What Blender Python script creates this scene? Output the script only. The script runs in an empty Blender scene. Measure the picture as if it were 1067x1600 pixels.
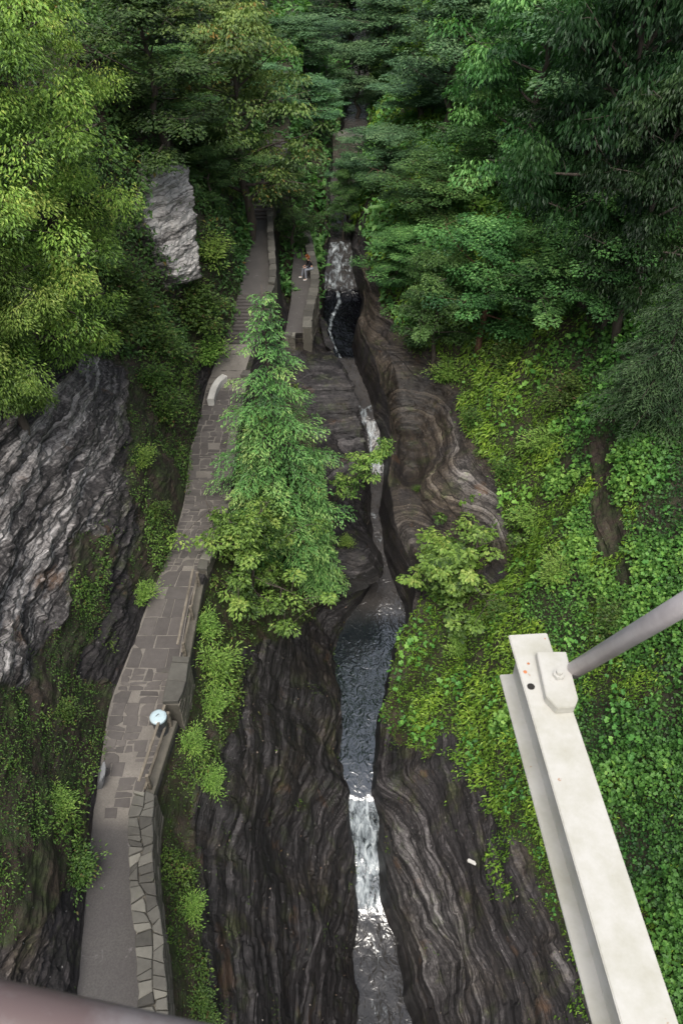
import bpy, bmesh, math, random
import numpy as np
from mathutils import Vector, Matrix

random.seed(7)
RNG = np.random.default_rng(11)
scene = bpy.context.scene
COL = scene.collection
R = math.radians

# ------------------------------------------------------------------ camera model
H = 30.0                     # eye height above the pool
PITCH = R(42.0)              # looking down
FPX = 1232.0                 # focal length in photo pixels (1067 x 1600)
FWD = np.array([0, math.cos(PITCH), -math.sin(PITCH)])
UPV = np.array([0, math.sin(PITCH), math.cos(PITCH)])
EYE = np.array([0.0, 0.0, H])

def ray(u, v):
    return FWD + np.array([(u - 533.5) / FPX, 0, 0]) + UPV * ((800.0 - v) / FPX)
def at_z(u, v, z):
    d = ray(u, v); return EYE + d * ((z - H) / d[2])
def at_d(u, v, depth):
    return EYE + ray(u, v) * depth
def at_y(u, v, y):
    d = ray(u, v); return EYE + d * (y / d[1])
def project(P):
    Q = np.asarray(P, float) - EYE
    dep = Q @ FWD
    dep = np.where(np.abs(dep) < 1e-6, 1e-6, dep)
    return 533.5 + FPX * Q[..., 0] / dep, 800.0 - FPX * (Q @ UPV) / dep, dep

# ------------------------------------------------------------------ noise
def _hash(ix, iy, iz, seed):
    h = (ix.astype(np.int64) * 374761393 + iy.astype(np.int64) * 668265263 + iz.astype(np.int64) * 2147483647 + seed * 974634757)
    h = h & 0xFFFFFFFF
    h = ((h ^ (h >> 13)) * 1274126177) & 0xFFFFFFFF
    h = ((h ^ (h >> 16)) * 2246822519) & 0xFFFFFFFF
    h = h ^ (h >> 15)
    return (h & 0xFFFFFF) / float(0xFFFFFF)
def vnoise(x, y, z, seed=0):
    x, y, z = np.broadcast_arrays(np.asarray(x, float), np.asarray(y, float), np.asarray(z, float))
    xi, yi, zi = np.floor(x), np.floor(y), np.floor(z)
    fx, fy, fz = x - xi, y - yi, z - zi
    s = lambda t: t * t * (3 - 2 * t)
    fx, fy, fz = s(fx), s(fy), s(fz)
    r = 0
    for a in (0, 1):
        for b in (0, 1):
            for c in (0, 1):
                w = (fx if a else 1 - fx) * (fy if b else 1 - fy) * (fz if c else 1 - fz)
                r = r + w * _hash(xi + a, yi + b, zi + c, seed)
    return r * 2 - 1
def fbm(x, y, z, seed=0, octv=4, gain=0.5):
    a, r, t = 1.0, 0, 0
    for o in range(octv):
        r = r + a * vnoise(x * 2 ** o, y * 2 ** o, z * 2 ** o, seed + o * 17); t += a; a *= gain
    return r / t
def smooth01(x, a, b):
    t = np.clip((np.asarray(x, float) - a) / (b - a), 0, 1); return t * t * (3 - 2 * t)

# ------------------------------------------------------------------ object helpers
def link(o, parent=None):
    COL.objects.link(o)
    if parent is not None: o.parent = parent
    return o
def tag(o, label=None, cat=None, group=None, kind=None):
    if label: o['label'] = label
    if cat: o['category'] = cat
    if group: o['group'] = group
    if kind: o['kind'] = kind
    return o
def empty(name, loc=(0, 0, 0), rz=0.0):
    o = bpy.data.objects.new(name, None); o.empty_display_size = 0.3
    o.location = loc; o.rotation_euler = (0, 0, rz); COL.objects.link(o); return o
def mesh_np(name, V, F, attrs=None, smooth=False, mat=None, parent=None, loc=None, colors=None):
    V = np.asarray(V, np.float32); F = np.asarray(F, np.int32)
    me = bpy.data.meshes.new(name)
    n, k = F.shape
    me.vertices.add(len(V)); me.vertices.foreach_set('co', V.ravel())
    me.loops.add(n * k); me.loops.foreach_set('vertex_index', F.ravel())
    me.polygons.add(n)
    me.polygons.foreach_set('loop_start', np.arange(0, n * k, k, dtype=np.int32))
    try: me.polygons.foreach_set('loop_total', np.full(n, k, np.int32))
    except Exception: pass
    me.polygons.foreach_set('use_smooth', np.full(n, smooth, bool))
    for an, av in (attrs or {}).items():
        at = me.attributes.new(an, 'FLOAT', 'POINT'); at.data.foreach_set('value', np.asarray(av, np.float32))
    for an, av in (colors or {}).items():
        at = me.attributes.new(an, 'FLOAT_COLOR', 'POINT'); at.data.foreach_set('color', np.asarray(av, np.float32).ravel())
    me.update(calc_edges=True)
    if mat: me.materials.append(mat)
    o = bpy.data.objects.new(name, me)
    if loc is not None: o.location = loc
    return link(o, parent)
class MB:
    """collects boxes, tubes and prisms; build() links them as one mesh"""
    def __init__(s): s.v = []; s.f = []; s.t = []
    def add(s, vs, fs, tint=0.5):
        b = len(s.v); s.v += [tuple(map(float, p)) for p in vs]; s.f += [tuple(b + i for i in f) for f in fs]; s.t += [tint] * len(vs)
    def box(s, c, half, ax=None, tint=0.5):
        c = np.asarray(c, float); X = np.eye(3) if ax is None else np.asarray(ax, float)
        vs = [c + X[0] * half[0] * a + X[1] * half[1] * b + X[2] * half[2] * d for a in (-1, 1) for b in (-1, 1) for d in (-1, 1)]
        s.add(vs, [(0, 1, 3, 2), (4, 6, 7, 5), (0, 4, 5, 1), (2, 3, 7, 6), (0, 2, 6, 4), (1, 5, 7, 3)], tint)
    def tube(s, pts, rad, n=8, cap=True, tint=0.5):
        pts = [np.asarray(p, float) for p in pts]
        if np.isscalar(rad): rad = [rad] * len(pts)
        vs, fs = [], []
        ref = None
        for i, p in enumerate(pts):
            d = pts[min(i + 1, len(pts) - 1)] - pts[max(i - 1, 0)]; d /= (np.linalg.norm(d) + 1e-9)
            if ref is None:
                ref = np.array([1.0, 0, 0]) if abs(d[0]) < .8 else np.array([0, 1.0, 0])
            a = ref - d * (ref @ d); a /= np.linalg.norm(a); b = np.cross(d, a); ref = a
            for k in range(n):
                t = 2 * math.pi * k / n
                vs.append(p + (a * math.cos(t) + b * math.sin(t)) * rad[i])
        for i in range(len(pts) - 1):
            for k in range(n):
                fs.append((i * n + k, i * n + (k + 1) % n, (i + 1) * n + (k + 1) % n, (i + 1) * n + k))
        if cap:
            fs.append(tuple(range(n - 1, -1, -1))); fs.append(tuple((len(pts) - 1) * n + k for k in range(n)))
        s.add(vs, fs, tint)
    def prism(s, poly, z0, z1, tint=0.5, inset=0.0):
        n = len(poly); c = np.mean(np.array(poly, float), axis=0)
        vs = [(p[0], p[1], z0) for p in poly] + [(p[0], p[1], z1 - inset) for p in poly]
        fs = [tuple(range(n - 1, -1, -1))] + [(i, (i + 1) % n, n + (i + 1) % n, n + i) for i in range(n)]
        if inset > 0:
            q = []
            for p in poly:
                d = c[:2] - np.array(p[:2]); L = np.linalg.norm(d); q.append(np.array(p[:2]) + d / L * min(inset * 1.4, L * .3))
            vs += [(p[0], p[1], z1) for p in q]
            fs += [(n + i, n + (i + 1) % n, 2 * n + (i + 1) % n, 2 * n + i) for i in range(n)] + [tuple(range(2 * n, 3 * n))]
        else:
            fs.append(tuple(range(n, 2 * n)))
        s.add(vs, fs, tint)
    def build(s, name, mat, parent=None, smooth=False, bevel=0.0, loc=None):
        me = bpy.data.meshes.new(name)
        v = s.v
        if loc is not None: v = [(p[0] - loc[0], p[1] - loc[1], p[2] - loc[2]) for p in v]
        me.from_pydata(v, [], s.f); me.update()
        at = me.attributes.new('tint', 'FLOAT', 'POINT'); at.data.foreach_set('value', np.asarray(s.t, np.float32))
        bm = bmesh.new(); bm.from_mesh(me); bmesh.ops.recalc_face_normals(bm, faces=bm.faces)
        if bevel > 0:
            bmesh.ops.bevel(bm, geom=list(bm.edges), offset=bevel, segments=2, affect='EDGES', clamp_overlap=True)
        bm.to_mesh(me); bm.free()
        if smooth:
            me.polygons.foreach_set('use_smooth', np.full(len(me.polygons), True, bool))
        if mat: me.materials.append(mat)
        o = bpy.data.objects.new(name, me)
        if loc is not None and parent is None: o.location = loc
        return link(o, parent)

# ------------------------------------------------------------------ materials
class NT:
    def __init__(s, name):
        s.m = bpy.data.materials.new(name); s.m.use_nodes = True
        s.t = s.m.node_tree; s.n = s.t.nodes; s.n.clear()
        s.out = s.n.new('ShaderNodeOutputMaterial')
    def node(s, typ, **kw):
        nd = s.n.new(typ)
        for k, v in kw.items():
            if k.startswith('i_'): nd.inputs[k[2:].replace('_', ' ')].default_value = v
            else: setattr(nd, k, v)
        return nd
    def l(s, a, b): s.t.links.new(a, b)
    def coord(s): return s.node('ShaderNodeTexCoord').outputs['Object']
    def attr(s, name, out='Fac'):
        return s.node('ShaderNodeAttribute', attribute_name=name).outputs[out]
    def mapping(s, vec, sc, rot=(0, 0, 0)):
        m = s.node('ShaderNodeMapping'); m.inputs['Scale'].default_value = sc; m.inputs['Rotation'].default_value = rot
        s.l(vec, m.inputs['Vector']); return m.outputs[0]
    def noise(s, vec, scale=1, detail=4, rough=.55, dist=0.0, out='Fac'):
        nd = s.node('ShaderNodeTexNoise'); nd.inputs['Scale'].default_value = scale; nd.inputs['Detail'].default_value = detail
        nd.inputs['Roughness'].default_value = rough; nd.inputs['Distortion'].default_value = dist
        s.l(vec, nd.inputs['Vector']); return nd.outputs[out]
    def ramp(s, fac, stops, interp='LINEAR'):
        r = s.node('ShaderNodeValToRGB'); cr = r.color_ramp; cr.interpolation = interp
        while len(cr.elements) < len(stops): cr.elements.new(.5)
        for e, (p, c) in zip(cr.elements, stops):
            e.position = p; e.color = (c, c, c, 1) if np.isscalar(c) else (c[0], c[1], c[2], 1)
        s.l(fac, r.inputs[0]); return r.outputs[0]
    def mix(s, fac, a, b, blend='MIX'):
        m = s.node('ShaderNodeMix', data_type='RGBA', blend_type=blend)
        for sock, val in ((m.inputs[0], fac), (m.inputs[6], a), (m.inputs[7], b)):
            if hasattr(val, 'links'): s.l(val, sock)
            elif np.isscalar(val): sock.default_value = val
            else: sock.default_value = (val[0], val[1], val[2], 1)
        return m.outputs[2]
    def math(s, op, a, b=0.0, c=None):
        m = s.node('ShaderNodeMath', operation=op)
        for sock, val in zip(m.inputs, (a, b) if c is None else (a, b, c)):
            if hasattr(val, 'links'): s.l(val, sock)
            else: sock.default_value = val
        return m.outputs[0]
    def bump(s, h, strength=.5, dist=.05, normal=None):
        b = s.node('ShaderNodeBump'); b.inputs['Strength'].default_value = strength; b.inputs['Distance'].default_value = dist
        s.l(h, b.inputs['Height'])
        if normal is not None: s.l(normal, b.inputs['Normal'])
        return b.outputs[0]
    def principled(s, col, rough=.6, normal=None, spec=.4, metal=0.0, ior=1.5):
        p = s.node('ShaderNodeBsdfPrincipled'); p.inputs['IOR'].default_value = ior
        for sock, val in ((p.inputs['Base Color'], col), (p.inputs['Roughness'], rough), (p.inputs['Metallic'], metal), (p.inputs['Specular IOR Level'], spec)):
            if hasattr(val, 'links'): s.l(val, sock)
            elif np.isscalar(val): sock.default_value = val
            else: sock.default_value = (val[0], val[1], val[2], 1)
        if normal is not None: s.l(normal, p.inputs['Normal'])
        return p
    def done(s, shader):
        s.l(shader.outputs[0] if hasattr(shader, 'outputs') else shader, s.out.inputs[0]); return s.m

def mat_rock():
    n = NT('layered_shale'); co = n.coord()
    sep = n.node('ShaderNodeSeparateColor'); n.l(n.attr('mask', 'Color'), sep.inputs[0])
    green, wet_dark = sep.outputs[0], sep.outputs[2]; pale = n.attr('pale')
    sx = n.node('ShaderNodeSeparateXYZ'); n.l(co, sx.inputs[0])
    zz = n.math('ADD', sx.outputs[2], n.math('ADD', n.math('MULTIPLY', n.noise(co, .16, 1, .5), .8), n.math('MULTIPLY', n.noise(n.mapping(co, (1.6, 1.6, .5)), 1, 4, .6), .09)))
    brk = n.noise(n.mapping(co, (1.0, 1.0, 2.2)), 1.2, 6, .68)
    grain = n.noise(co, 8.0, 10, .82)
    def beds(freq, seed):
        q = n.math('MULTIPLY', zz, freq); fl = n.math('FLOOR', q); fr = n.math('FRACT', q)
        wn = n.node('ShaderNodeTexWhiteNoise', noise_dimensions='1D'); n.l(n.math('ADD', fl, seed), wn.inputs['W'])
        return wn.outputs['Value'], fr
    t1, f1 = beds(3.1, 3.3); t2, f2 = beds(9.7, 9.7); t3, f3 = beds(26.0, 5.1)
    def gap(fr, w, depth, keep):  # dark line at each bed's foot: ledge shadow put into the colour
        g0 = n.ramp(fr, [(0, 0), (w, .35), (w * 2.2, 1)])
        k = n.ramp(n.noise(n.mapping(co, (.5, .5, 1.5)), keep, 4, .6), [(.40, 0), (.56, depth)])
        return n.mix(k, (1, 1, 1), g0)
    g1 = gap(f1, .04, .85, 1.3); g2 = gap(f2, .09, .7, 2.4); g3 = gap(f3, .18, .5, 3.6)
    gap_shade = n.mix(1.0, n.mix(1.0, g1, g2, 'MULTIPLY'), g3, 'MULTIPLY')
    blot = n.math('ADD', n.noise(co, .55, 5, .6), n.math('MULTIPLY', n.attr('brown'), .2))
    tn = n.math('ADD', n.math('MULTIPLY', t1, .07), n.math('ADD', n.math('MULTIPLY', t2, .10), n.math('MULTIPLY', t3, .09)))
    fac = n.math('ADD', tn, n.math('ADD', n.math('MULTIPLY', grain, .46), n.math('MULTIPLY', brk, .28)))
    dark = n.ramp(fac, [(.36, (.004, .0036, .0038)), (.47, (.020, .0172, .0180)), (.55, (.043, .038, .039)), (.66, (.155, .142, .142))])
    brown = n.ramp(fac, [(.36, (.007, .0055, .004)), (.47, (.030, .023, .018)), (.55, (.072, .056, .042)), (.66, (.19, .16, .125))])
    palec = n.ramp(fac, [(.36, (.012, .011, .011)), (.46, (.055, .05, .05)), (.54, (.23, .215, .208)), (.67, (.48, .455, .445))])
    lit = n.math('MINIMUM', 1.0, n.math('MAXIMUM', 0.0, n.math('SUBTRACT', pale, 1.0)))
    palec = n.mix(lit, palec, n.ramp(fac, [(.36, (.05, .045, .042)), (.5, (.40, .38, .36)), (.68, (.62, .60, .575))]))  # outcrop lightened in its colour so that it looks lit
    base = n.mix(n.ramp(blot, [(.50, 0), (.70, 1)]), dark, brown)
    base = n.mix(n.math('MINIMUM', 1.0, n.math('MULTIPLY', n.math('MULTIPLY', pale, 1.35), n.ramp(n.noise(co, .9, 5, .65), [(.36, .35), (.58, 1)]))), base, palec)
    rust = n.ramp(n.noise(co, .8, 4, .6), [(.62, 0), (.72, 1)])
    base = n.mix(n.math('MULTIPLY', rust, .35), base, (.15, .075, .03))
    base = n.mix(n.math('MULTIPLY', wet_dark, .75), base, n.mix(1.0, base, (.2, .19, .2), 'MULTIPLY'))
    base = n.mix(1.0, base, gap_shade, 'MULTIPLY')
    mo = n.math('MULTIPLY', n.ramp(n.noise(co, 1.1, 6, .68), [(.54, 0), (.66, .55)]), n.math('SUBTRACT', 1.0, pale))
    base = n.mix(mo, base, n.mix(1.0, base, (.75, 1.15, .42), 'MULTIPLY'))
    base = n.mix(n.math('MULTIPLY', mo, .25), base, (.030, .042, .012))
    moss = n.ramp(n.noise(co, 3.2, 6, .7), [(.3, (.008, .01, .004)), (.5, (.022, .032, .009)), (.7, (.05, .07, .017))])
    soil = n.ramp(n.noise(co, 6, 5, .6), [(.3, (.014, .01, .007)), (.7, (.06, .042, .028))])
    gcol = n.mix(n.ramp(n.noise(co, 1.6, 4), [(.4, 0), (.6, 1)]), soil, moss)
    gm = n.math('SUBTRACT', n.math('MULTIPLY', green, 1.6), n.math('MULTIPLY', n.noise(co, 2.6, 5, .65), .9))
    base = n.mix(n.ramp(gm, [(.1, 0), (.35, .85)]), base, gcol)
    base = n.mix(n.ramp(n.noise(n.mapping(co, (1, 1, 1)), 11, 2, .5), [(.735, 0), (.76, .5)]), base, (.34, .33, .32))
    hgt = n.math('ADD', n.math('MULTIPLY', tn, 1.1), n.math('ADD', n.math('MULTIPLY', brk, .35), n.math('ADD', n.math('MULTIPLY', grain, .55), n.math('MULTIPLY', gap_shade, .25))))
    nor = n.bump(hgt, .9, .085)
    rough = n.math('SUBTRACT', .78, n.math('MULTIPLY', wet_dark, .45))
    return n.done(n.principled(base, rough, nor, .4))

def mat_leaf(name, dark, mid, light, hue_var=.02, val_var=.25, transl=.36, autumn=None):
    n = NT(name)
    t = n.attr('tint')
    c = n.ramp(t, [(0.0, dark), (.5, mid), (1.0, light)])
    if autumn:
        c = n.mix(n.ramp(n.attr('hue'), [(autumn[0], 0), (autumn[0] + .12, 1)]), c, autumn[1])
    oi = n.node('ShaderNodeObjectInfo').outputs['Random']
    hs = n.node('ShaderNodeHueSaturation'); n.l(c, hs.inputs['Color'])
    n.l(n.math('MULTIPLY_ADD', oi, hue_var * 2, .5 - hue_var), hs.inputs['Hue'])
    n.l(n.math('MULTIPLY_ADD', oi, val_var * 2, 1 - val_var), hs.inputs['Value'])
    c = hs.outputs[0]
    p = n.principled(c, .5, None, .35)
    tr = n.node('ShaderNodeBsdfTranslucent'); n.l(n.mix(1.0, c, (1.0, 1.15, .55), 'MULTIPLY'), tr.inputs[0])
    mx = n.node('ShaderNodeMixShader'); mx.inputs[0].default_value = transl
    n.l(p.outputs[0], mx.inputs[1]); n.l(tr.outputs[0], mx.inputs[2])
    return n.done(mx)

def mat_bark(name='bark', a=(.03, .024, .02), b=(.10, .085, .07)):
    n = NT(name); co = n.coord()
    f = n.noise(n.mapping(co, (6, 6, 1.2)), 1, 6, .7)
    return n.done(n.principled(n.ramp(f, [(.3, a), (.7, b)]), .85, n.bump(f, .7, .03), .2))

def mat_stone(name, a, b, c, joints=False, rough=.8, sc=5.0):
    n = NT(name); co = n.coord(); t = n.attr('tint')
    f = n.noise(co, sc, 8, .7); g = n.noise(co, .7, 4, .6)
    col = n.ramp(n.math('ADD', n.math('MULTIPLY', t, .62), n.math('MULTIPLY', f, .38)), [(.12, a), (.5, b), (.88, c)])
    col = n.mix(n.ramp(g, [(.4, 0), (.7, .5)]), col, n.mix(1.0, col, (.5, .48, .47), 'MULTIPLY'))
    lich = n.ramp(n.noise(co, 3.1, 6, .7), [(.6, 0), (.72, .35)])
    col = n.mix(lich, col, (.10, .11, .06))
    return n.done(n.principled(col, rough, n.bump(f, .6, .025), .3))

def mat_wood():
    n = NT('weathered_timber'); co = n.coord()
    f = n.noise(n.mapping(co, (9, 2, 9)), 1, 6, .7)
    return n.done(n.principled(n.ramp(f, [(.3, (.07, .06, .048)), (.55, (.17, .148, .118)), (.75, (.27, .24, .20))]), .8, n.bump(f, .5, .01), .2))

def mat_asphalt():
    n = NT('worn_paving'); co = n.coord(); t = n.attr('tint')
    f = n.noise(co, 22, 6, .75); g = n.noise(co, .9, 5, .6); st = n.noise(co, 2.2, 6, .65, .8)
    a = n.ramp(f, [(.3, (.040, .038, .037)), (.7, (.080, .075, .072))])
    a = n.mix(n.ramp(g, [(.35, 0), (.7, .6)]), a, (.045, .04, .042))
    a = n.mix(n.ramp(st, [(.62, 0), (.72, .55)]), a, (.23, .22, .22))
    m = n.ramp(f, [(.3, (.12, .108, .095)), (.7, (.225, .205, .182))])
    m = n.mix(n.ramp(g, [(.35, 0), (.7, .7)]), m, (.10, .09, .08))
    return n.done(n.principled(n.mix(t, a, m), .75, n.bump(f, .4, .012), .35))

def mat_water():
    n = NT('stream_water'); co = n.coord()
    foam = n.attr('foam'); turb = n.attr('turb')
    w = n.noise(n.mapping(co, (1.0, .8, 1.0)), 2.6, 2, .45, 1.6)
    w2 = n.noise(n.mapping(co, (1.0, .7, 1.0)), 4.5, 2, .45, .8)
    hgt = n.math('ADD', w, n.math('MULTIPLY', w2, .35))
    fn = n.noise(n.mapping(co, (1.9, .75, .75)), 2.0, 7, .68, .7)
    ff = n.ramp(n.math('ADD', foam, n.math('MULTIPLY', n.math('SUBTRACT', fn, .5), 2.1)), [(.42, 0), (.60, .30), (.80, .72), (1.0, .95)])
    nor = n.bump(hgt, .55, .10)
    deep = n.mix(n.noise(co, .6, 3), (.006, .009, .012), (.016, .02, .022))
    sheen_cut = n.attr('clear')  # cuts the sky sheen: dark overhead reflection put into the water material
    deep = n.mix(n.math('MINIMUM', sheen_cut, 1.0), deep, n.mix(n.attr('black'), n.mix(n.noise(co, .9, 5), (.012, .011, .011), (.07, .064, .06)), (.002, .002, .003)))
    wat = n.principled(deep, .07, nor, n.math('SUBTRACT', .8, n.math('MULTIPLY', sheen_cut, .72)), 0.0, 2.0)
    fcol = n.ramp(fn, [(.35, (.16, .20, .23)), (.55, (.40, .45, .48)), (.72, (.66, .70, .72))])
    fo = n.principled(fcol, .6, n.bump(fn, .9, .18), .3)
    mx = n.node('ShaderNodeMixShader'); n.l(ff, mx.inputs[0]); n.l(wat.outputs[0], mx.inputs[1]); n.l(fo.outputs[0], mx.inputs[2])
    return n.done(mx)

def mat_paint(name, col, dirt=(.35, .33, .28), rough=.45, chips=True, spec=.4):
    n = NT(name); co = n.coord()
    f = n.noise(co, 9, 7, .7); g = n.noise(co, 40, 5, .6)
    c = n.mix(n.ramp(f, [(.42, 0), (.72, .6)]), col, dirt)
    c = n.mix(n.ramp(n.noise(co, 2.2, 6, .7), [(.5, 0), (.75, .35)]), c, dirt)
    if chips:
        c = n.mix(n.ramp(n.noise(co, 38, 3, .6), [(.70, 0), (.73, .75)]), c, (.30, .16, .09))
    return n.done(n.principled(c, rough, n.bump(g, .12, .003), spec))

def mat_plain(name, col, rough=.7, var=.25):
    n = NT(name); co = n.coord(); f = n.noise(co, 12, 5, .6)
    d = tuple(c * (1 - var) for c in col); l = tuple(min(1, c * (1 + var)) for c in col)
    return n.done(n.principled(n.ramp(f, [(.3, d), (.7, l)]), rough, None, .3))
# ------------------------------------------------------------------ feature curves of the gorge (photo pixel + height -> world)
def curve(pts, world_tail=()):
    P = [at_z(u, v, z) for (u, v, z) in pts] + [np.array(w, float) for w in world_tail]
    P = sorted(P, key=lambda p: p[1]); return np.array(P)
ZP = 8.0
C = {}
C['L0'] = curve([(120, 1700, 8), (131, 1500, 8), (140, 1400, 8), (150, 1300, 8), (165, 1200, 8), (178, 1100, 8), (210, 1020, 8), (235, 950, 8), (255, 900, 8),
                 (275, 850, 8), (290, 800, 8), (298, 750, 8), (303, 700, 8), (318, 650, 8), (328, 600, 8), (365, 510, 9.6), (380, 450, 10.5), (384, 400, 10.5), (386, 345, 10.5)],
                [(-5.4, 56, 12.5), (-5.5, 66, 14), (-6, 80, 15), (-7, 135, 20)])
C['K0'] = curve([(232, 1700, 8), (226, 1500, 8), (212, 1400, 8), (211, 1300, 8), (218, 1250, 8), (236, 1200, 8), (270, 1100, 8), (285, 1000, 8), (293, 950, 8), (308, 900, 8),
                 (328, 850, 8), (347, 800, 8), (352, 750, 8), (357, 700, 8), (366, 650, 8), (376, 600, 8), (405, 510, 9.6), (424, 450, 10.5), (421, 400, 10.5), (418, 345, 10.5)],
                [(-3.9, 56, 12.5), (-4.0, 66, 14), (-4.4, 80, 15), (-5, 135, 20)])
C['W0'] = curve([(552, 1680, -4), (556, 1560, -4), (556, 1480, -4), (557, 1420, -3.6), (553, 1330, -2.2), (546, 1255, -.2), (540, 1200, 0), (535, 1130, 0), (530, 1080, 0), (517, 1015, 0), (545, 965, .05),
                 (585, 910, .6), (584, 860, 1.2), (580, 800, 2.0), (578, 745, 2.4), (574, 690, 3.6), (556, 650, 4.5), (535, 610, 4.8), (518, 570, 5), (514, 540, 5.0), (506, 500, 5.1), (506, 470, 5.2), (508, 430, 6.2), (515, 385, 7.0)],
                [(-.9, 62, 8.2), (.3, 72, 9.5), (1, 90, 10.5), (1, 135, 14)])
C['W1'] = curve([(655, 1680, -4), (636, 1560, -4), (618, 1480, -4), (600, 1420, -3.6), (594, 1330, -2.2), (584, 1255, -.2), (582, 1200, 0), (590, 1130, 0), (601, 1080, 0), (612, 1015, 0), (640, 965, .05),
                 (612, 910, .6), (600, 860, 1.2), (592, 800, 2.0), (600, 745, 2.4), (594, 690, 3.6), (584, 650, 4.5), (572, 610, 4.8), (556, 570, 5), (549, 540, 5), (563, 500, 5.1), (566, 470, 5.2), (552, 430, 6.2), (548, 385, 7.0)],
                [(1.0, 62, 8.2), (2.2, 72, 9.5), (3, 90, 10.5), (3, 135, 14)])
C['R1'] = curve([(1010, 1720, 5.2), (945, 1600, 5), (900, 1500, 5), (850, 1400, 5), (800, 1300, 4.6), (765, 1220, 4), (735, 1130, 3.2), (705, 1060, 2.3), (690, 1000, 1.8), (790, 905, 4.2), (800, 850, 5),
                 (783, 780, 5.4), (745, 700, 5.8), (718, 650, 6), (713, 600, 6.4), (690, 550, 7), (640, 520, 7.5), (600, 480, 8), (580, 430, 9), (570, 385, 9.5)],
                [(2.6, 62, 11), (4, 72, 12), (5, 90, 13), (5, 135, 16)])
C['R2'] = curve([(1130, 1700, 9), (1110, 1500, 9.6), (1105, 1300, 10.5), (1100, 1000, 12.0), (1080, 800, 12.8)],
                [(12, 26, 13.3), (13, 34, 14.3), (14.5, 45, 16), (16, 62, 18.5), (17, 80, 21), (17, 135, 26)])

ys = [3.0]
while ys[-1] < 132:
    y = ys[-1]; ys.append(y + (0.085 if y < 34 else 0.12 if y < 56 else .45))
ys = np.array(ys); NY = len(ys)
def smooth_y(a, sig):
    # gaussian in y, done on a uniform resample
    yu = np.arange(3, 133, .1); au = np.interp(yu, ys, a)
    k = np.exp(-.5 * (np.arange(-40, 41) * .1 / sig) ** 2); k /= k.sum()
    ap = np.pad(au, 40, mode='edge'); return np.interp(ys, yu, np.convolve(ap, k, 'valid'))
K = {}
for nme, P in C.items():
    x = np.interp(ys, P[:, 1], P[:, 0]); z = np.interp(ys, P[:, 1], P[:, 2])
    sg = .35 if nme[0] in 'W' else .55
    K[nme] = [smooth_y(x, sg), smooth_y(z, .22 if nme[0] == 'W' else .5)]
L0, K0, W0, W1, R1, R2 = (K[k] for k in ('L0', 'K0', 'W0', 'W1', 'R1', 'R2'))
wob = lambda s, f=.25: vnoise(ys * f, 0, s, 5)
K['L0'] = L0; 
L0b = [L0[0] - .12, L0[1] - .05]
L1 = [L0[0] - 1.15 + .45 * wob(1.5), L0[1] + 2.6 + 1.0 * wob(2.5)]
L2 = [L0[0] - 5.6 + .8 * wob(3.5, .12), L0[1] + 11.2 + wob(4.5)]
L3 = [L0[0] - 17, L0[1] + 20]
K0b = [K0[0] + .25, K0[1] - .06]
drop = np.interp(ys, [3, 30, 38, 60], [.55, .55, 2.6, 2.6])
K1 = [K0[0] + np.interp(ys, [3, 30, 38], [.42, .42, .62]), K0[1] - drop]
# level terrace where the lower spur path stands
spur = np.interp(ys, [38.6, 39.6, 58, 62], [0, 1, 1, 0])
mx = .55 * K1[0] + .45 * W0[0]; mz = .45 * K1[1] + .55 * np.maximum(W0[1], 0) + .9
M = [mx * (1 - spur) + spur * (W0[0] - .45), mz * (1 - spur) + spur * 6.6]
W0d = [W0[0] + .12, W0[1] - .7]; W1d = [W1[0] - .12, W1[1] - .7]
slot = np.interp(ys, [3, 12, 18, 24, 26, 42, 48], [.9, 1.2, .7, .7, 2.4, 2.0, .8])
jag = lambda q: .16 * vnoise(ys * 1.1, 0, q, 7) + .09 * vnoise(ys * 2.7, 0, q, 8)
W0[0] = W0[0] + jag(1.5) * np.interp(ys, [24, 26], [1, .5]); W1[0] = W1[0] + jag(4.5) * np.interp(ys, [24, 26], [1, .5])
W0d = [W0[0] + .12, W0[1] - .7]; W1d = [W1[0] - .12, W1[1] - .7]
W0t = [W0[0] - .12 - .12 * slot, W0[1] + slot]; W1t = [W1[0] + .12 + .12 * slot, W1[1] + slot]
t = .38
RM = [W1[0] + (R1[0] - W1[0]) * t, W1[1] + (R1[1] - W1[1]) * .52]
R3 = [R2[0] + 13, R2[1] + 12]
chain = [(L3, 14), (L2, 110), (L1, 44), (L0b, 5), (L0, 5), (K0, 4), (K0b, 4), (K1, 64), (M, 120), (W0t, 14), (W0, 6), (W0d, 10), (W1d, 6), (W1, 14), (W1t, 110), (RM, 100), (R1, 100), (R2, 24)]
xs_cols, zs_cols, zone = [], [], []
nodes = [c[0] for c in chain] + [R3]
for i, (cur, nseg) in enumerate(chain):
    nx = nodes[i + 1]
    for k in range(nseg):
        f = k / nseg
        xs_cols.append(cur[0] * (1 - f) + nx[0] * f); zs_cols.append(cur[1] * (1 - f) + nx[1] * f); zone.append(i + f)
xs_cols.append(R3[0]); zs_cols.append(R3[1]); zone.append(len(chain))
GX = np.stack(xs_cols, 1); GZ = np.stack(zs_cols, 1); GY = np.repeat(ys[:, None], GX.shape[1], 1)
zone = np.array(zone); NC = GX.shape[1]
def blur_c(A, lo, hi, rep):
    A = A.copy(); m = (zone > lo) & (zone < hi)
    for _ in range(rep):
        B = A.copy(); B[:, 1:-1] = (A[:, :-2] + A[:, 1:-1] * 2 + A[:, 2:]) * .25; A[:, m] = B[:, m]
    return A
for lo, hi, rep in ((0, 2.85, 60), (7.05, 8.95, 60), (14.2, 18, 90)):
    GX = blur_c(GX, lo, hi, rep); GZ = blur_c(GZ, lo, hi, rep)

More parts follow.
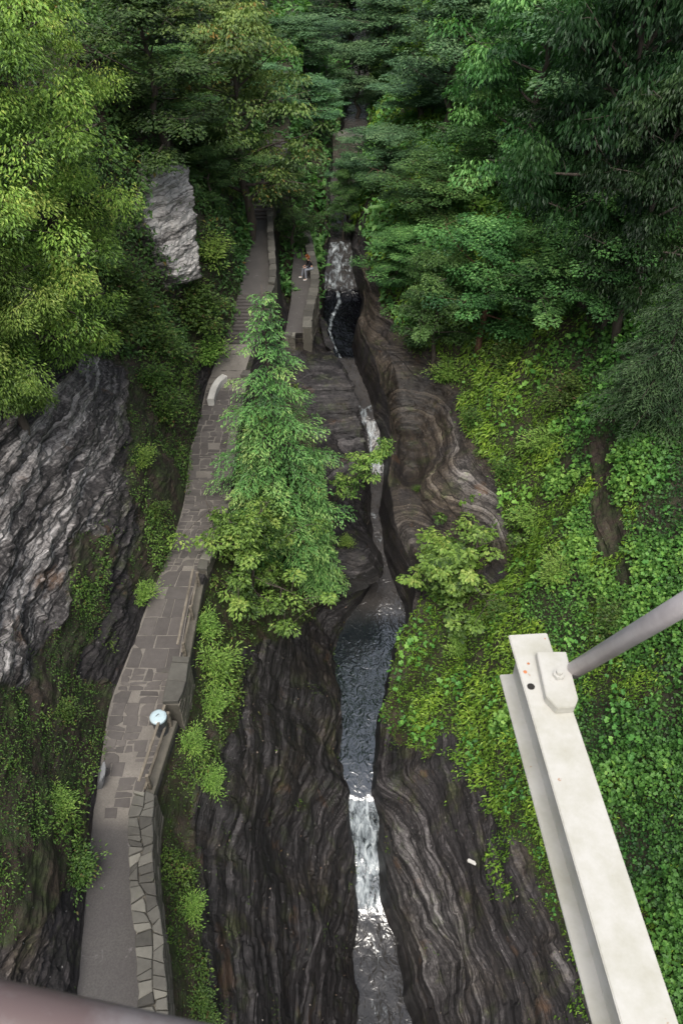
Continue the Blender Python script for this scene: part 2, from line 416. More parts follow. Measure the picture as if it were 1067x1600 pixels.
def grid_normals(X, Y, Z):
    P = np.stack([X, Y, Z], -1)
    du = np.gradient(P, axis=0); dv = np.gradient(P, axis=1)
    N = np.cross(dv, du); N /= (np.linalg.norm(N, axis=-1, keepdims=True) + 1e-9)
    N[N[..., 2] < -0.2] *= -1
    return N
N0 = grid_normals(GX, GY, GZ)
PU, PV, PD = project(np.stack([GX, GY, GZ], -1))

def in_poly(u, v, poly):
    inside = np.zeros(u.shape, bool); n = len(poly); j = n - 1
    for i in range(n):
        xi, yi = poly[i]; xj, yj = poly[j]
        c = ((yi > v) != (yj > v)) & (u < (xj - xi) * (v - yi) / ((yj - yi) if yj != yi else 1e-9) + xi)
        inside ^= c; j = i
    return inside
nzu = 26 * fbm(GX * .9, GY * .9, GZ * .9, 3); nzv = 26 * fbm(GX * .9, GY * .9, GZ * .9, 9)
def patch(poly): return in_poly(PU + nzu, PV + nzv, poly).astype(float)
Zn = np.repeat(zone[None, :], NY, 0)
left = Zn < 3; midl = (Zn > 6.5) & (Zn < 10); right = Zn > 14
# greenery mask on the ground (patches standing where they do in the place)
green = np.zeros_like(GX)
P_left = [
    [(195, 560), (300, 560), (305, 690), (298, 770), (275, 850), (232, 930), (205, 900), (215, 820), (195, 700)],
    [(120, 835), (190, 850), (160, 960), (130, 1060), (70, 1110), (30, 1090), (90, 980)],
    [(-80, 1075), (60, 1085), (185, 1050), (170, 1130), (140, 1230), (120, 1330), (95, 1390), (-80, 1560)],
    [(100, 1320), (140, 1320), (140, 1390), (110, 1400)],
    [(-120, -900), (420, -900), (420, 560), (150, 560), (80, 480), (-120, 700)]]
for p in P_left: green = np.maximum(green, patch(p) * left)
P_mid = [
    [(255, 1150), (300, 1090), (320, 1010), (390, 1030), (375, 1090), (340, 1170), (305, 1260), (300, 1400), (318, 1640), (255, 1640), (250, 1300)],
    [(300, 940), (330, 840), (340, 600), (470, 600), (520, 830), (500, 960), (420, 1000), (320, 1010)],
    ]
for p in P_mid: green = np.maximum(green, patch(p) * midl)
green = np.maximum(green, (Zn > 6.5) * (Zn < 9) * (GY > 44) * 1.0)
green = np.maximum(green, (Zn > 2.5) * (Zn < 9) * (GY > 57.3) * 1.0)
green = np.maximum(green, (Zn > 14) * (GY > 54) * 1.0)
edge = Zn + .22 * fbm(GX * .7, GY * .7, GZ * .7, 21)
green = np.maximum(green, smooth01(edge, 15.9, 16.05))
P_r = [[(625, 955), (820, 880), (880, 1400), (840, 1370), (800, 1270), (770, 1200), (735, 1240), (700, 1140), (660, 1180), (600, 1130), (615, 1000)]]
for p in P_r: green = np.maximum(green, patch(p) * right)
soil_streak = patch([(922, 690), (955, 690), (975, 880), (935, 880)]) * right
soil_streak = np.maximum(soil_streak, patch([(985, 860), (1000, 900), (985, 960), (975, 900)]) * right)
pale = patch([(-60, 720), (120, 540), (165, 560), (182, 700), (195, 790), (150, 860), (105, 940), (75, 1050), (-60, 1090)]) * left
pale = np.maximum(pale, .9 * patch([(215, 262), (272, 280), (290, 430), (250, 445), (205, 350)]) * left)
pale = np.maximum(pale, .25 * patch([(590, 1290), (650, 1290), (720, 1440), (740, 1540), (640, 1560), (620, 1400)]) * right)
pale = np.maximum(pale, .4 * patch([(700, 600), (730, 690), (790, 800), (790, 850), (740, 830), (700, 700)]) * right)
pale = np.maximum(pale, .3 * patch([(600, 780), (680, 880), (600, 880), (570, 800)]) * right)
outcrop = in_poly(PU, PV, [(212, 245), (275, 270), (292, 440), (250, 455), (200, 350)]) * left
green = green * (1 - (outcrop > 0)) 
green = np.where(soil_streak > 0, 0, green)
def soft(A, n_=3, rep=2):
    for _ in range(rep):
        for ax in (0, 1):
            A = sum(np.roll(A, k_, ax) for k_ in range(-n_, n_ + 1)) / (2 * n_ + 1)
    return A
rock = 1 - green
green_s = soft(green, 4, 2) * (outcrop < 1); pale = soft(pale, 5, 2)

# --- displacement
fixed = ((Zn > 3.5) & (Zn < 7.0)) | ((Zn >= 10.2) & (Zn <= 13.8))
fall = np.where(fixed, 0.0, 1.0)
fall *= np.minimum(np.minimum(smooth01(np.abs(Zn - 3.2), .0, .9) + (Zn > 3.2), 1), 1)
kk = np.where(Zn <= 3.5, smooth01(3.5 - Zn, .3, 1.0), np.where(Zn < 8.6, smooth01(Zn, 7.0, 7.3), 1.0))
kk = np.where((Zn > 9.0) & (Zn < 10.3), smooth01(10.3 - Zn, 0, 1.2), kk); kk = np.where((Zn > 13.7) & (Zn < 15), smooth01(Zn, 13.7, 14.8), kk)
fall = np.where(fixed, 0, kk)
zw = GZ + .30 * fbm(GX * .16, GY * .13, 0, 31, 3) + .12 * fbm(GX * .8, GY * .6, GZ * .3, 33, 3) + .05 * GX
def layer(z, th, seed):
    q = z / th; i = np.floor(q); f = q - i
    def val(i_):
        ln = th * (3.0 + 5 * _hash(i_, i_ * 0, i_ * 0 + 1, seed))
        j_ = np.floor((GY + .5 * GX) / ln + 9 * _hash(i_, i_ * 0, i_ * 0 + 2, seed))
        return .5 * _hash(i_, i_ * 0, i_ * 0, seed) + .5 * _hash(i_, j_, i_ * 0, seed)
    a = val(i); b = val(i + 1)
    w = smooth01(f, .72, 1.0); return (a * (1 - w) + b * w) * 2 - 1
sD = zw + .25 * np.where(left, 0, 1) * fbm(GX * .3, GY * .3, GZ * .3, 35, 2)
strata = np.where(left, 1, np.interp(GY, [16, 26], [.45, 1])) * .17 * layer(sD, .95, 1) + .13 * layer(sD, .37, 2) + .10 * layer(sD, .17, 3) + .07 * fbm(GX * 3.2, GY * 2.2, GZ * 3.2, 37, 3, .6)
lump = np.where(left, 1, np.interp(GY, [16, 24], [.35, 1])) * .5 * fbm(GX * .22, GY * .22, GZ * .22, 41, 3) + .22 * fbm(GX * .8, GY * .8, GZ * .8, 43, 3)
Hn = N0.copy(); Hn[..., 2] *= .25
rough_l = .34 * fbm(GX * 1.0, GY * .7, GZ * 2.2, 47, 4, .6) + .22 * np.abs(fbm(GX * 2.6, GY * 1.6, GZ * 4.5, 48, 4, .6))
amp_s = rock * fall * np.where(left, .9, 1.0)
D = Hn * (strata * amp_s)[..., None] + N0 * ((lump * fall * np.where(green > .5, 1.0, .8))[..., None]) + N0 * (rough_l * left * fall * (rock + .5 * green))[..., None]
D += N0 * ((np.where(outcrop > 0, .9, 0) * fall)[..., None])
# scoops and ribs worn by the water
BP = np.stack([GX, GY, GZ], -1)
for (u, v, rad, am, zlo, zhi) in ((650, 640, 2.3, -1.0, 14, 17), (612, 850, 1.5, -1.0, 14, 17), (690, 770, 2.0, .7, 14, 17), (650, 890, 1.3, -.6, 14.2, 16), (548, 770, 1.4, -.8, 8, 10), (556, 885, 1.4, 1.35, 7, 10), (632, 730, 1.3, -.6, 14, 16), (730, 830, 1.5, -.5, 14, 17),
                                  (640, 1440, 1.2, .6, 14, 16.5), (690, 1500, .9, -.6, 14, 17), (620, 1330, .8, .5, 14, 16), (500, 1100, 1.3, .5, 7, 10), (440, 1300, 1.4, -.5, 7, 10), (480, 1450, 1.2, .6, 7, 10), (520, 960, 1.2, -.8, 7, 10), (600, 560, 1.6, .6, 14, 16)):
    mm_ = (Zn > zlo) & (Zn < zhi); ii = np.argmin(np.where(mm_, (PU - u) ** 2 + (PV - v) ** 2, 1e9)); c_ = BP.reshape(-1, 3)[ii]
    d2 = ((BP - c_) ** 2).sum(-1)
    D += N0 * (am * np.exp(-d2 / (rad * rad)) * fall * mm_)[..., None]
TX, TY, TZ = GX + D[..., 0], GY + D[..., 1], GZ + D[..., 2]
TN = grid_normals(TX, TY, TZ)
wet_dark = np.clip(1 - np.minimum(np.abs(TZ - np.repeat(W0[1][:, None], NC, 1)) / 2.8, 1), 0, 1) * (~left)
wet_dark = np.maximum(wet_dark, .6 * ((Zn > 7) & (Zn < 10) & (fbm(GX * .5, GY * .5, GZ * .2, 51) > .05)))
idx = np.arange(NY * NC).reshape(NY, NC)
F = np.stack([idx[:-1, :-1], idx[:-1, 1:], idx[1:, 1:], idx[1:, :-1]], -1).reshape(-1, 4)
wet_dark = np.maximum(wet_dark, midl * (GY < 40) * .55)  # whole flank left of the stream set darker through the same mask
brown = right * smooth01(GY, 23, 27) * (1 - smooth01(GY, 46, 50)) + soil_streak
mask = np.stack([np.maximum(np.where(left | midl, green_s, green), soil_streak * .9), pale, wet_dark, np.ones_like(green)], -1).reshape(-1, 4)
M_ROCK = mat_rock()
terrain = mesh_np('gorge_terrain', np.stack([TX, TY, TZ], -1).reshape(-1, 3), F, smooth=False, mat=M_ROCK, colors={'mask': mask}, attrs={'brown': brown.ravel(), 'pale': (pale + 1.6 * soft((outcrop > 0).astype(float), 3, 1)).ravel()})
tag(terrain, kind='structure')
# flat apron so that the ground reaches the horizon beyond the gorge rims
TV = np.stack([TX, TY, TZ], -1)
def ground_z(x, y):
    i = int(np.clip(np.searchsorted(ys, y), 1, NY - 1)); row = slice(max(0, i - 6), i + 6)
    d = (TX[row] - x) ** 2 + (TY[row] - y) ** 2; k = np.argmin(d); return float(TZ[row].ravel()[k])

# ------------------------------------------------------------------ stream
NW = 26
Wv, Wfoam = [], []
fo_y = lambda v, z: at_z(560, v, z)[1]
def wz(y, f):
    return 0
fbands = [(fo_y(1425, -3.6), fo_y(1245, 0), .74), (fo_y(745, 2.4), fo_y(635, 4.6), .56), (fo_y(455, 5.5), fo_y(375, 7.2), .56), (fo_y(860, 1.2), fo_y(800, 2.0), .28)]
ysw = np.arange(4, 90, .06)
xa = np.interp(ysw, ys, W0[0]) - .35; xb = np.interp(ysw, ys, W1[0]) + .35; za = np.interp(ysw, ys, W0[1])
fcol = np.linspace(0, 1, NW)
WX = xa[:, None] * (1 - fcol) + xb[:, None] * fcol; WY = np.repeat(ysw[:, None], NW, 1); WZ = np.repeat(za[:, None], NW, 1)
foam = np.zeros_like(WX)
for a, b, s in fbands:
    foam = np.maximum(foam, s * smooth01(WY, a - .5, a + .3) * (1 - smooth01(WY, b - .15, b + .25)))
foam *= 1 - .85 * np.abs(fcol[None, :] * 2 - 1 + .12) ** 1.6 * (.6 + .4 * vnoise(WX, WY * .8, 0, 61))
# the lower run carries broken foam, the dark plunge pool a thin trail
y1 = fo_y(1700, -4); y2 = fo_y(1425, -3.6)
foam = np.maximum(foam, .30 * (WY < y2) * (1 - np.abs(fcol[None, :] * 2 - 1)))
ya, yb = fo_y(560, 5), fo_y(462, 5.2)
trail = np.exp(-((fcol[None, :] - .33 - .10 * np.sin(WY * .8)) / .055) ** 2) * (WY > ya) * (WY < yb)
foam = np.maximum(foam, .72 * trail)
turb = np.clip(foam * 1.2, 0, 1)
WZ = WZ + .05 * fbm(WX * 1.4, WY * 1.1, 0, 63, 3) + turb * .22 * fbm(WX * 2.4, WY * 1.4, 0, 65, 3)
iw = np.arange(WX.size).reshape(WX.shape)
Fw = np.stack([iw[:-1, :-1], iw[:-1, 1:], iw[1:, 1:], iw[1:, :-1]], -1).reshape(-1, 4)
stream = mesh_np('stream', np.stack([WX, WY, WZ], -1).reshape(-1, 3), Fw, smooth=True, mat=mat_water(), attrs={'foam': foam.ravel(), 'turb': turb.ravel(), 'black': (smooth01(WY, ya - .3, ya + .3) * (1 - smooth01(WY, yb - .2, yb + .4))).ravel(), 'clear': smooth01(WY + .8 * fbm(WX * .7, WY * .4, 0, 67), 24.2, 26.5).ravel() + (1 - smooth01(WY, y2 - .6, y2 + .8)).ravel() * .75})  # 'clear' dulls the sky reflection upstream and below the lower fall
tag(stream, kind='structure')

# ------------------------------------------------------------------ path
M_PAVE = mat_asphalt()
M_FLAG = mat_stone('flagstone', (.045, .041, .039), (.092, .083, .078), (.155, .138, .126))
M_COPE = mat_stone('coping_stone', (.036, .034, .030), (.098, .094, .082), (.19, .182, .155))
M_WALL = mat_stone('rubble_wall_stone', (.05, .045, .038), (.12, .11, .09), (.22, .2, .17))
M_WOOD = mat_wood()
yp = np.arange(3.2, 36.5, .25)
plx = np.interp(yp, ys, L0[0]) - .15; prx = np.interp(yp, ys, K0[0]) + .03; pz = np.interp(yp, ys, L0[1])
def path_point(y, f, dz=0.0):
    a = np.interp(y, yp, plx); b = np.interp(y, yp, prx); return (a * (1 - f) + b * f, y, np.interp(y, yp, pz) + dz)
y_asph = at_z(200, 1290, ZP)[1]; y_coarse = at_z(200, 1055, ZP)[1]; y_slab = at_z(260, 900, ZP)[1]
nx = 10
V, At = [], []
for y in yp:
    for k in range(nx + 1):
        V.append(path_point(y, k / nx, .02 + .012 * float(vnoise(y * .8, k * .5, 0, 71))))
        At.append(float(smooth01(y, y_asph - .3, y_asph + .5)))
ip = np.arange(len(V)).reshape(-1, nx + 1)
Fp = np.stack([ip[:-1, :-1], ip[:-1, 1:], ip[1:, 1:], ip[1:, :-1]], -1).reshape(-1, 4)
pth = mesh_np('path', np.array(V), Fp, attrs={'tint': At}, smooth=True, mat=M_PAVE)
tag(pth, kind='structure')
fs = MB(); rr = random.Random(3)
y = y_asph + .2
def wig(s): return rr.uniform(-s, s)
while y < 36:
    coarse = y > y_coarse and y < y_slab
    hgt = rr.uniform(.55, .95) if coarse else rr.uniform(.28, .55)
    ncell = rr.choice((2, 3)) if coarse else rr.choice((3, 4, 4, 5))
    cuts = sorted([0.03] + [(k + wig(.3)) / ncell for k in range(1, ncell)] + [.985])
    sk = wig(.07)
    for a, b in zip(cuts[:-1], cuts[1:]):
        if rr.random() < (.06 if y > y_asph + 2.2 else .35): continue
        halves = [(y, y + hgt)] if coarse or rr.random() < .55 else [(y, y + hgt * rr.uniform(.4, .6)), (None, y + hgt)]
        if halves[-1][0] is None: halves[-1] = (halves[0][1], y + hgt)
        for (ya_, yb_) in halves:
            j = .011; w_ = .035 if not coarse else .018
            pa = [(ya_ + j, a + j), (ya_ + j, b - j), (yb_ - j, b - j), (yb_ - j, a + j)]
            # knock corners about, sometimes cut one off
            pts = [(p[0] + wig(w_) + sk * (p[1] - .5), min(.99, max(.02, p[1] + wig(w_ * .6)))) for p in pa]
            if rr.random() < .5:
                k = rr.randrange(4); p, q, r = pts[k - 1], pts[k], pts[(k + 1) % 4]
                pts = pts[:k] + [tuple(np.array(q) * .65 + np.array(p) * .35), tuple(np.array(q) * .65 + np.array(r) * .35)] + pts[k + 1:]
            z = path_point(y, .5)[2]
            poly = [path_point(p[0], p[1])[:2] for p in pts]
            up = .038 + rr.uniform(-.006, .008)
            fs.prism(poly, z - .02, z + up, rr.choice((.35, .45, .5, .55, .65)) + wig(.1), .008)
    y += hgt
flag = fs.build('path_flagstones', M_FLAG); tag(flag, kind='structure')

def stone_wall(label, pts, width, height, cat='wall', ncol=2, coping=True, seed=1, cope_t=.10, name='stone_parapet', side=1, step=(.28, .5), base_drop=1.2, group=None):
    """pts: inner foot of the wall (x,y,z); the wall stands to its right (side=1)"""
    r = random.Random(seed); P = np.array(pts, float)
    seg = np.r_[0, np.cumsum(np.linalg.norm(np.diff(P[:, :2], axis=0), axis=1))]; Ltot = seg[-1]
    def frame(s):
        s = min(max(s, 0), Ltot)
        p = np.array([np.interp(s, seg, P[:, k]) for k in range(3)])
        q = np.array([np.interp(min(s + .15, Ltot), seg, P[:, k]) for k in range(3)]) - np.array([np.interp(max(s - .15, 0), seg, P[:, k]) for k in range(3)])
        t = q[:2] / (np.linalg.norm(q[:2]) + 1e-9); return p, np.array([t[1], -t[0]]) * side
    root = empty(name, tuple(P[len(P) // 2])); tag(root, label, cat, group); o = np.array(root.location)
    top = height - (cope_t if coping else 0)
    # body: courses of separate rubble stones on a mortar core
    core = MB(); n = max(2, int(Ltot / .4)); vs, fs_ = [], []
    for i in range(n + 1):
        p, nn = frame(Ltot * i / n)
        for (off, zz) in ((.03, -base_drop), (.03, top), (width - .03, top), (width - .03, -base_drop)):
            vs.append((p[0] + nn[0] * off, p[1] + nn[1] * off, p[2] + zz))
    for i in range(n):
        for k in range(4): fs_.append((i * 4 + k, i * 4 + (k + 1) % 4, i * 4 + 4 + (k + 1) % 4, i * 4 + 4 + k))
    fs_ += [(0, 1, 2, 3), (n * 4 + 3, n * 4 + 2, n * 4 + 1, n * 4)]
    core.add(vs, fs_, .25)
    zc = -base_drop
    while zc < top - .05:
        hh = min(r.uniform(.14, .24), top - zc)
        s = r.uniform(-.3, 0)
        while s < Ltot:
            ll = r.uniform(.25, .55)
            a, b = max(s, 0) + .012, min(s + ll, Ltot) - .012
            if b - a > .06:
                for off0, off1 in ((-r.uniform(.0, .03), .06), (width - .06, width + r.uniform(0, .03))):
                    (p, nn), (q, mm) = frame(a), frame(b)
                    poly = [p[:2] + nn * off0, q[:2] + mm * off0, q[:2] + mm * off1, p[:2] + nn * off1]
                    core.prism(poly, (p[2] + q[2]) / 2 + zc + .01, (p[2] + q[2]) / 2 + zc + hh - .01, r.uniform(.2, .9))
            s += ll
        zc += hh
    core.build('wall_body', M_WALL, root, loc=o)
    if coping:
        cp = MB()
        def off(s_, c):
            if c == 0: return -.05 + .03 * float(vnoise(s_ * 3, seed, 0, 3))
            if c == ncol: return width + .05 + .03 * float(vnoise(s_ * 3, seed, 5, 3))
            return width * c / ncol + width * .20 * float(vnoise(s_ * 2.3, seed, c * 9, 3))
        def pt(s_, c, sh=0.0):
            p, nn = frame(s_); return p[:2] + nn * (off(s_, c) + sh), p[2]
        for c in range(ncol):
            s = r.uniform(-.15, 0); sk = 0.0; g_ = .009
            while s < Ltot:
                ll = r.uniform(*step); sk2 = r.uniform(-.09, .09) if width > .4 and ncol > 1 else r.uniform(-.03, .03)
                a, b = max(s, 0), min(s + ll, Ltot)
                if b - a > .07:
                    A0, A1, B0, B1 = a - sk + g_, a + sk + g_, b - sk2 - g_, b + sk2 - g_
                    poly = [pt(A0, c, g_)[0], pt((A0 + B0) / 2, c, g_)[0], pt(B0, c, g_)[0], pt(B1, c + 1, -g_)[0], pt((A1 + B1) / 2, c + 1, -g_)[0], pt(A1, c + 1, -g_)[0]]
                    if r.random() < .5:
                        k_ = r.choice((0, 2, 3, 5)); q_, p_, n_ = poly[k_], poly[k_ - 1], poly[(k_ + 1) % 6]
                        poly[k_] = q_ * .72 + (p_ + n_) * .14
                    zt = pt((a + b) / 2, c)[1] + height + r.uniform(-.03, .02)
                    cp.prism(poly, zt - cope_t - .03, zt, min(.98, max(.02, r.gauss(.5, .24))), .016)
                s += ll; sk = sk2
        cp.build('coping', M_COPE, root, loc=o)
    return root
def run(side, y0, y1, dx=0.0, dz=0.0, st=.3):
    c = K0 if side == 'K' else L0
    return [(np.interp(y, ys, c[0]) + dx, y, np.interp(y, ys, c[1]) + dz) for y in np.arange(y0, y1 + 1e-6, st)]
yk = lambda v, z=ZP, u=240: float(at_z(u, v, z)[1])
# heights are measured at the top of the walls
stone_wall('long curving stone parapet with grey crazy-paved capping, beside the smooth dark stretch of path', run('K', 3.4, yk(1228, 8.8)), .58, .85, seed=2, step=(.17, .36))
stone_wall('short block of pale capped masonry by the round-lidded bin, between two timber rails', run('K', yk(1098, 8.9), yk(1015, 8.9)), .5, .95, seed=5, step=(.5, .9), ncol=1, cope_t=.14, name='stone_pier')
stone_wall('low kerb of rough stones along the far upper stretch of the path, behind the leafy tree', run('K', yk(895), 34.8), .32, .28, seed=8, step=(.4, .8), ncol=1, cope_t=.12, name='stone_kerb', base_drop=.8)

def railing(label, y0, y1, seed):
    root = empty('timber_railing', run('K', y0, y0 + .3)[0]); tag(root, label, 'railing'); o = np.array(root.location)
    a = np.array(run('K', y0, y0 + .3, .08)[0]); b = np.array(run('K', y1, y1 + .3, .08)[0])
    d = b - a; L = np.linalg.norm(d); d /= L; n = np.array([d[1], -d[0], 0.]); z = np.array([0, 0, 1.])
    for nm, hz, off, hw in (('top_rail', .93, .0, (.042, .025)), ('lower_rail', .50, .10, (.038, .028))):
        m = MB(); m.box((a + b) / 2 + z * hz + n * off, (L / 2 - .01, hw[0], hw[1]), (d, n, z)); m.build(nm, M_WOOD, root, bevel=.008, loc=o)
    k = max(2, int(L / 1.6) + 1)
    for i in range(k):
        p = a + d * (L * (i + .12 / L * 2 if i == 0 else i - (.24 / L if i == k - 1 else 0)) / (k - 1) if k > 1 else 0)
        m = MB(); m.box(p + n * .16 + z * .40, (.05, .05, .485), (d, n, z)); m.build('post', M_WOOD, root, bevel=.008, loc=o)
    m = MB(); m.box((a + b) / 2 + n * .16 + z * .02, (L / 2 - .02, .13, .12), (d, n, z)); m.build('sill_beam', M_WALL, root, bevel=.02, loc=o)
railing('weathered timber rail right beside the round-lidded bin, slanting down to the crazy-paved parapet', yk(1222, 8.9), yk(1102, 8.9), 1)
railing('long thin timber rail between the pale masonry block and the leafy tree by the path', yk(1008, 8.9), yk(893, 8.8), 2)

# upper path, stairs and the spur with its wall
def stair_run(name, yl, n):
    m = MB()
    for i in range(n):
        a = yl[0] + (yl[1] - yl[0]) * i / n; b = yl[0] + (yl[1] - yl[0]) * (i + 1) / n
        z = np.interp(b, ys, L0[1])
        poly = [(np.interp(a, ys, L0[0]) - .15, a), (np.interp(a, ys, K0[0]) + .02, a), (np.interp(b, ys, K0[0]) + .02, b), (np.interp(b, ys, L0[0]) - .15, b)]
        m.prism(poly, z - .6, z + .03, .35 + .3 * random.random(), .012)
    o = m.build(name, M_FLAG); tag(o, kind='structure')
y_u0 = at_z(400, 455, 10.5)[1]; y_u1 = at_z(400, 345, 10.5)[1]
stair_run('path_steps', (36.2, y_u0), 14)
stair_run('path_steps', (y_u1, 57.5), 22)
V, At = [], []
yu = np.arange(y_u0 - .1, y_u1 + .1, .25)
for y in yu:
    for k in range(7):
        f = k / 6; V.append(((np.interp(y, ys, L0[0]) - .15) * (1 - f) + (np.interp(y, ys, K0[0]) + .02) * f, y, np.interp(y, ys, L0[1]) + .035)); At.append(.22)
ip = np.arange(len(V)).reshape(-1, 7)
o = mesh_np('path', np.array(V), np.stack([ip[:-1, :-1], ip[:-1, 1:], ip[1:, 1:], ip[1:, :-1]], -1).reshape(-1, 4), attrs={'tint': At}, smooth=True, mat=M_PAVE); tag(o, kind='structure')
stone_wall('straight pale-capped wall edging the upper walkway, above the dead-end spur', run('K', 38.0, 55), .30, .62, seed=11, step=(.5, .9), ncol=1, name='stone_parapet', base_drop=2.6)

# the spur: a built-up terrace with a floor and a curving wall
sp = [(446, 521), (455, 470), (456, 430), (459, 400), (463, 375), (478, 375), (482, 400), (492, 430), (497, 455), (488, 500), (485, 521)]
spw = [at_z(u, v, ZP)[:2] for u, v in sp]
m = MB(); m.prism([tuple(p) for p in spw], 3.2, ZP, .4); o = m.build('spur_terrace', M_ROCK); tag(o, kind='structure')
me = o.data; at = me.attributes.new('mask', 'FLOAT_COLOR', 'POINT'); at.data.foreach_set('color', np.tile(np.array([.25, 0.0, .3, 1], np.float32), len(me.vertices)))
cx = np.mean(spw, axis=0)
Vs = []; rows = 24
lft = np.array([at_z(u, v, ZP)[:2] for u, v in ((446, 521), (455, 470), (456, 430), (459, 400), (463, 376))]); rgt = np.array([at_z(u, v, ZP)[:2] for u, v in ((483, 521), (486, 500), (494, 455), (490, 430), (479, 376))])
for i in range(rows + 1):
    f = i / rows * 4; k = min(int(f), 3); g = f - k
    a = lft[k] * (1 - g) + lft[k + 1] * g; b = rgt[k] * (1 - g) + rgt[k + 1] * g
    for j in range(7): q = a * (1 - j / 6) + b * j / 6; Vs.append((q[0], q[1], ZP + .02))
ip = np.arange(len(Vs)).reshape(-1, 7)
o = mesh_np('path', np.array(Vs), np.stack([ip[:-1, :-1], ip[:-1, 1:], ip[1:, 1:], ip[1:, :-1]], -1).reshape(-1, 4), attrs={'tint': np.full(len(Vs), .2)}, smooth=True, mat=M_PAVE); tag(o, kind='structure')
spur_wall = [at_z(u, v, ZP) for u, v in ((474, 526), (475, 508), (478, 495), (484, 470), (487, 455), (486, 440), (483, 425), (480, 405), (476, 385), (471, 372))]
def dens(P, st=.3):
    P = np.array(P); s = np.r_[0, np.cumsum(np.linalg.norm(np.diff(P, axis=0), axis=1))]; q = np.arange(0, s[-1], st)
    Q = np.stack([np.interp(q, s, P[:, k]) for k in range(3)], 1)
    for _ in range(3): Q[1:-1] = (Q[:-2] + Q[1:-1] * 2 + Q[2:]) / 4
    return Q
spur_inner = dens(spur_wall)
stone_wall('waist-high curving stone wall of the dead-end spur, with the seated visitor on it', spur_inner, .45, .6, seed=14, step=(.4, .8), ncol=1, base_drop=3.2)
stone_wall('short rubble end wall closing the near end of the dead-end spur', dens([at_z(445, 524, ZP), at_z(470, 524, ZP)]), .35, .2, seed=15, step=(.3, .6), ncol=1, base_drop=3.0)

# curved pale stone bench end at the head of the path
b = MB()
arc = [at_z(u, v, 8.4) for u, v in ((329, 624), (334, 606), (342, 593), (352, 586))]; arc = dens(arc, .15)
vs, fs_ = [], []
for i, p in enumerate(arc):
    d = arc[min(i + 1, len(arc) - 1)] - arc[max(i - 1, 0)]; nn = np.array([d[1], -d[0], 0]); nn /= np.linalg.norm(nn)
    for off, zz in ((-.15, -.40), (-.17, 0), (-.14, .04), (.14, .04), (.17, 0), (.15, -.40)): vs.append(p + nn * off + np.array([0, 0, zz]))
n_ = len(arc)
for i in range(n_ - 1):
    for k in range(6): fs_.append((i * 6 + k, i * 6 + (k + 1) % 6, i * 6 + 6 + (k + 1) % 6, i * 6 + 6 + k))
fs_ += [tuple(range(6)), tuple((n_ - 1) * 6 + k for k in range(5, -1, -1))]
b.add(vs, fs_, .7)
M_PALE = mat_stone('pale_concrete', (.3, .29, .27), (.46, .45, .42), (.6, .58, .55))
bo = b.build('stone_wing_wall', M_PALE, loc=tuple(arc[n_ // 2])); tag(bo, 'curved whitish wall end at the head of the flagged path, left of the tall conifer', 'wall')

# litter bin with its round lid
c = at_z(247, 1118, 8.98)
root = empty('litter_bin', (c[0], c[1], 8.03)); tag(root, 'cylindrical bin with round pale blue lid standing on the flagged path', 'bin'); o_ = np.array(root.location)
M_BIN = mat_plain('dark_metal', (.05, .052, .055), .5); M_LID = mat_paint('lid_paint', (.40, .50, .54), (.30, .35, .36), .4, False)
m = MB(); m.tube([(c[0], c[1], 8.03), (c[0], c[1], 8.05), (c[0], c[1], 8.86)], [.20, .215, .225], 28); m.build('body', M_BIN, root, loc=o_)
m = MB(); m.tube([(c[0], c[1], 8.84), (c[0], c[1], 8.88), (c[0], c[1], 8.93), (c[0], c[1], 8.965), (c[0], c[1], 8.978)], [.255, .262, .258, .21, .10], 32); lid = m.build('lid', M_LID, root, loc=o_)
m = MB(); m.tube([(c[0] - .05, c[1] - .03, 8.975), (c[0] - .05, c[1] - .03, 9.0), (c[0] + .02, c[1] + .05, 9.0), (c[0] + .02, c[1] + .05, 8.97)], .010, 8); m.build('handle', M_BIN, lid, loc=o_)

# loose stones and litter
def slab(name, label, cat, c, half, rot, mat, seed):
    r = random.Random(seed); bm = bmesh.new(); bmesh.ops.create_icosphere(bm, subdivisions=3, radius=1)
    for v in bm.verts:
        q = v.co.copy(); g = 1 + .25 * float(vnoise(q.x * 2 + seed, q.y * 2, q.z * 2, seed))
        v.co = Vector((max(-.8, min(.8, q.x * g)) * half[0], max(-.7, min(.7, q.y * g)) * half[1], max(-.7, min(.7, q.z * g)) * half[2]))
    me = bpy.data.meshes.new(name); bm.to_mesh(me); bm.free(); me.materials.append(mat)
    at = me.attributes.new('tint', 'FLOAT', 'POINT'); at.data.foreach_set('value', np.full(len(me.vertices), .7, np.float32))
    o = bpy.data.objects.new(name, me); o.location = c; o.rotation_euler = rot; link(o); tag(o, label, cat); return o
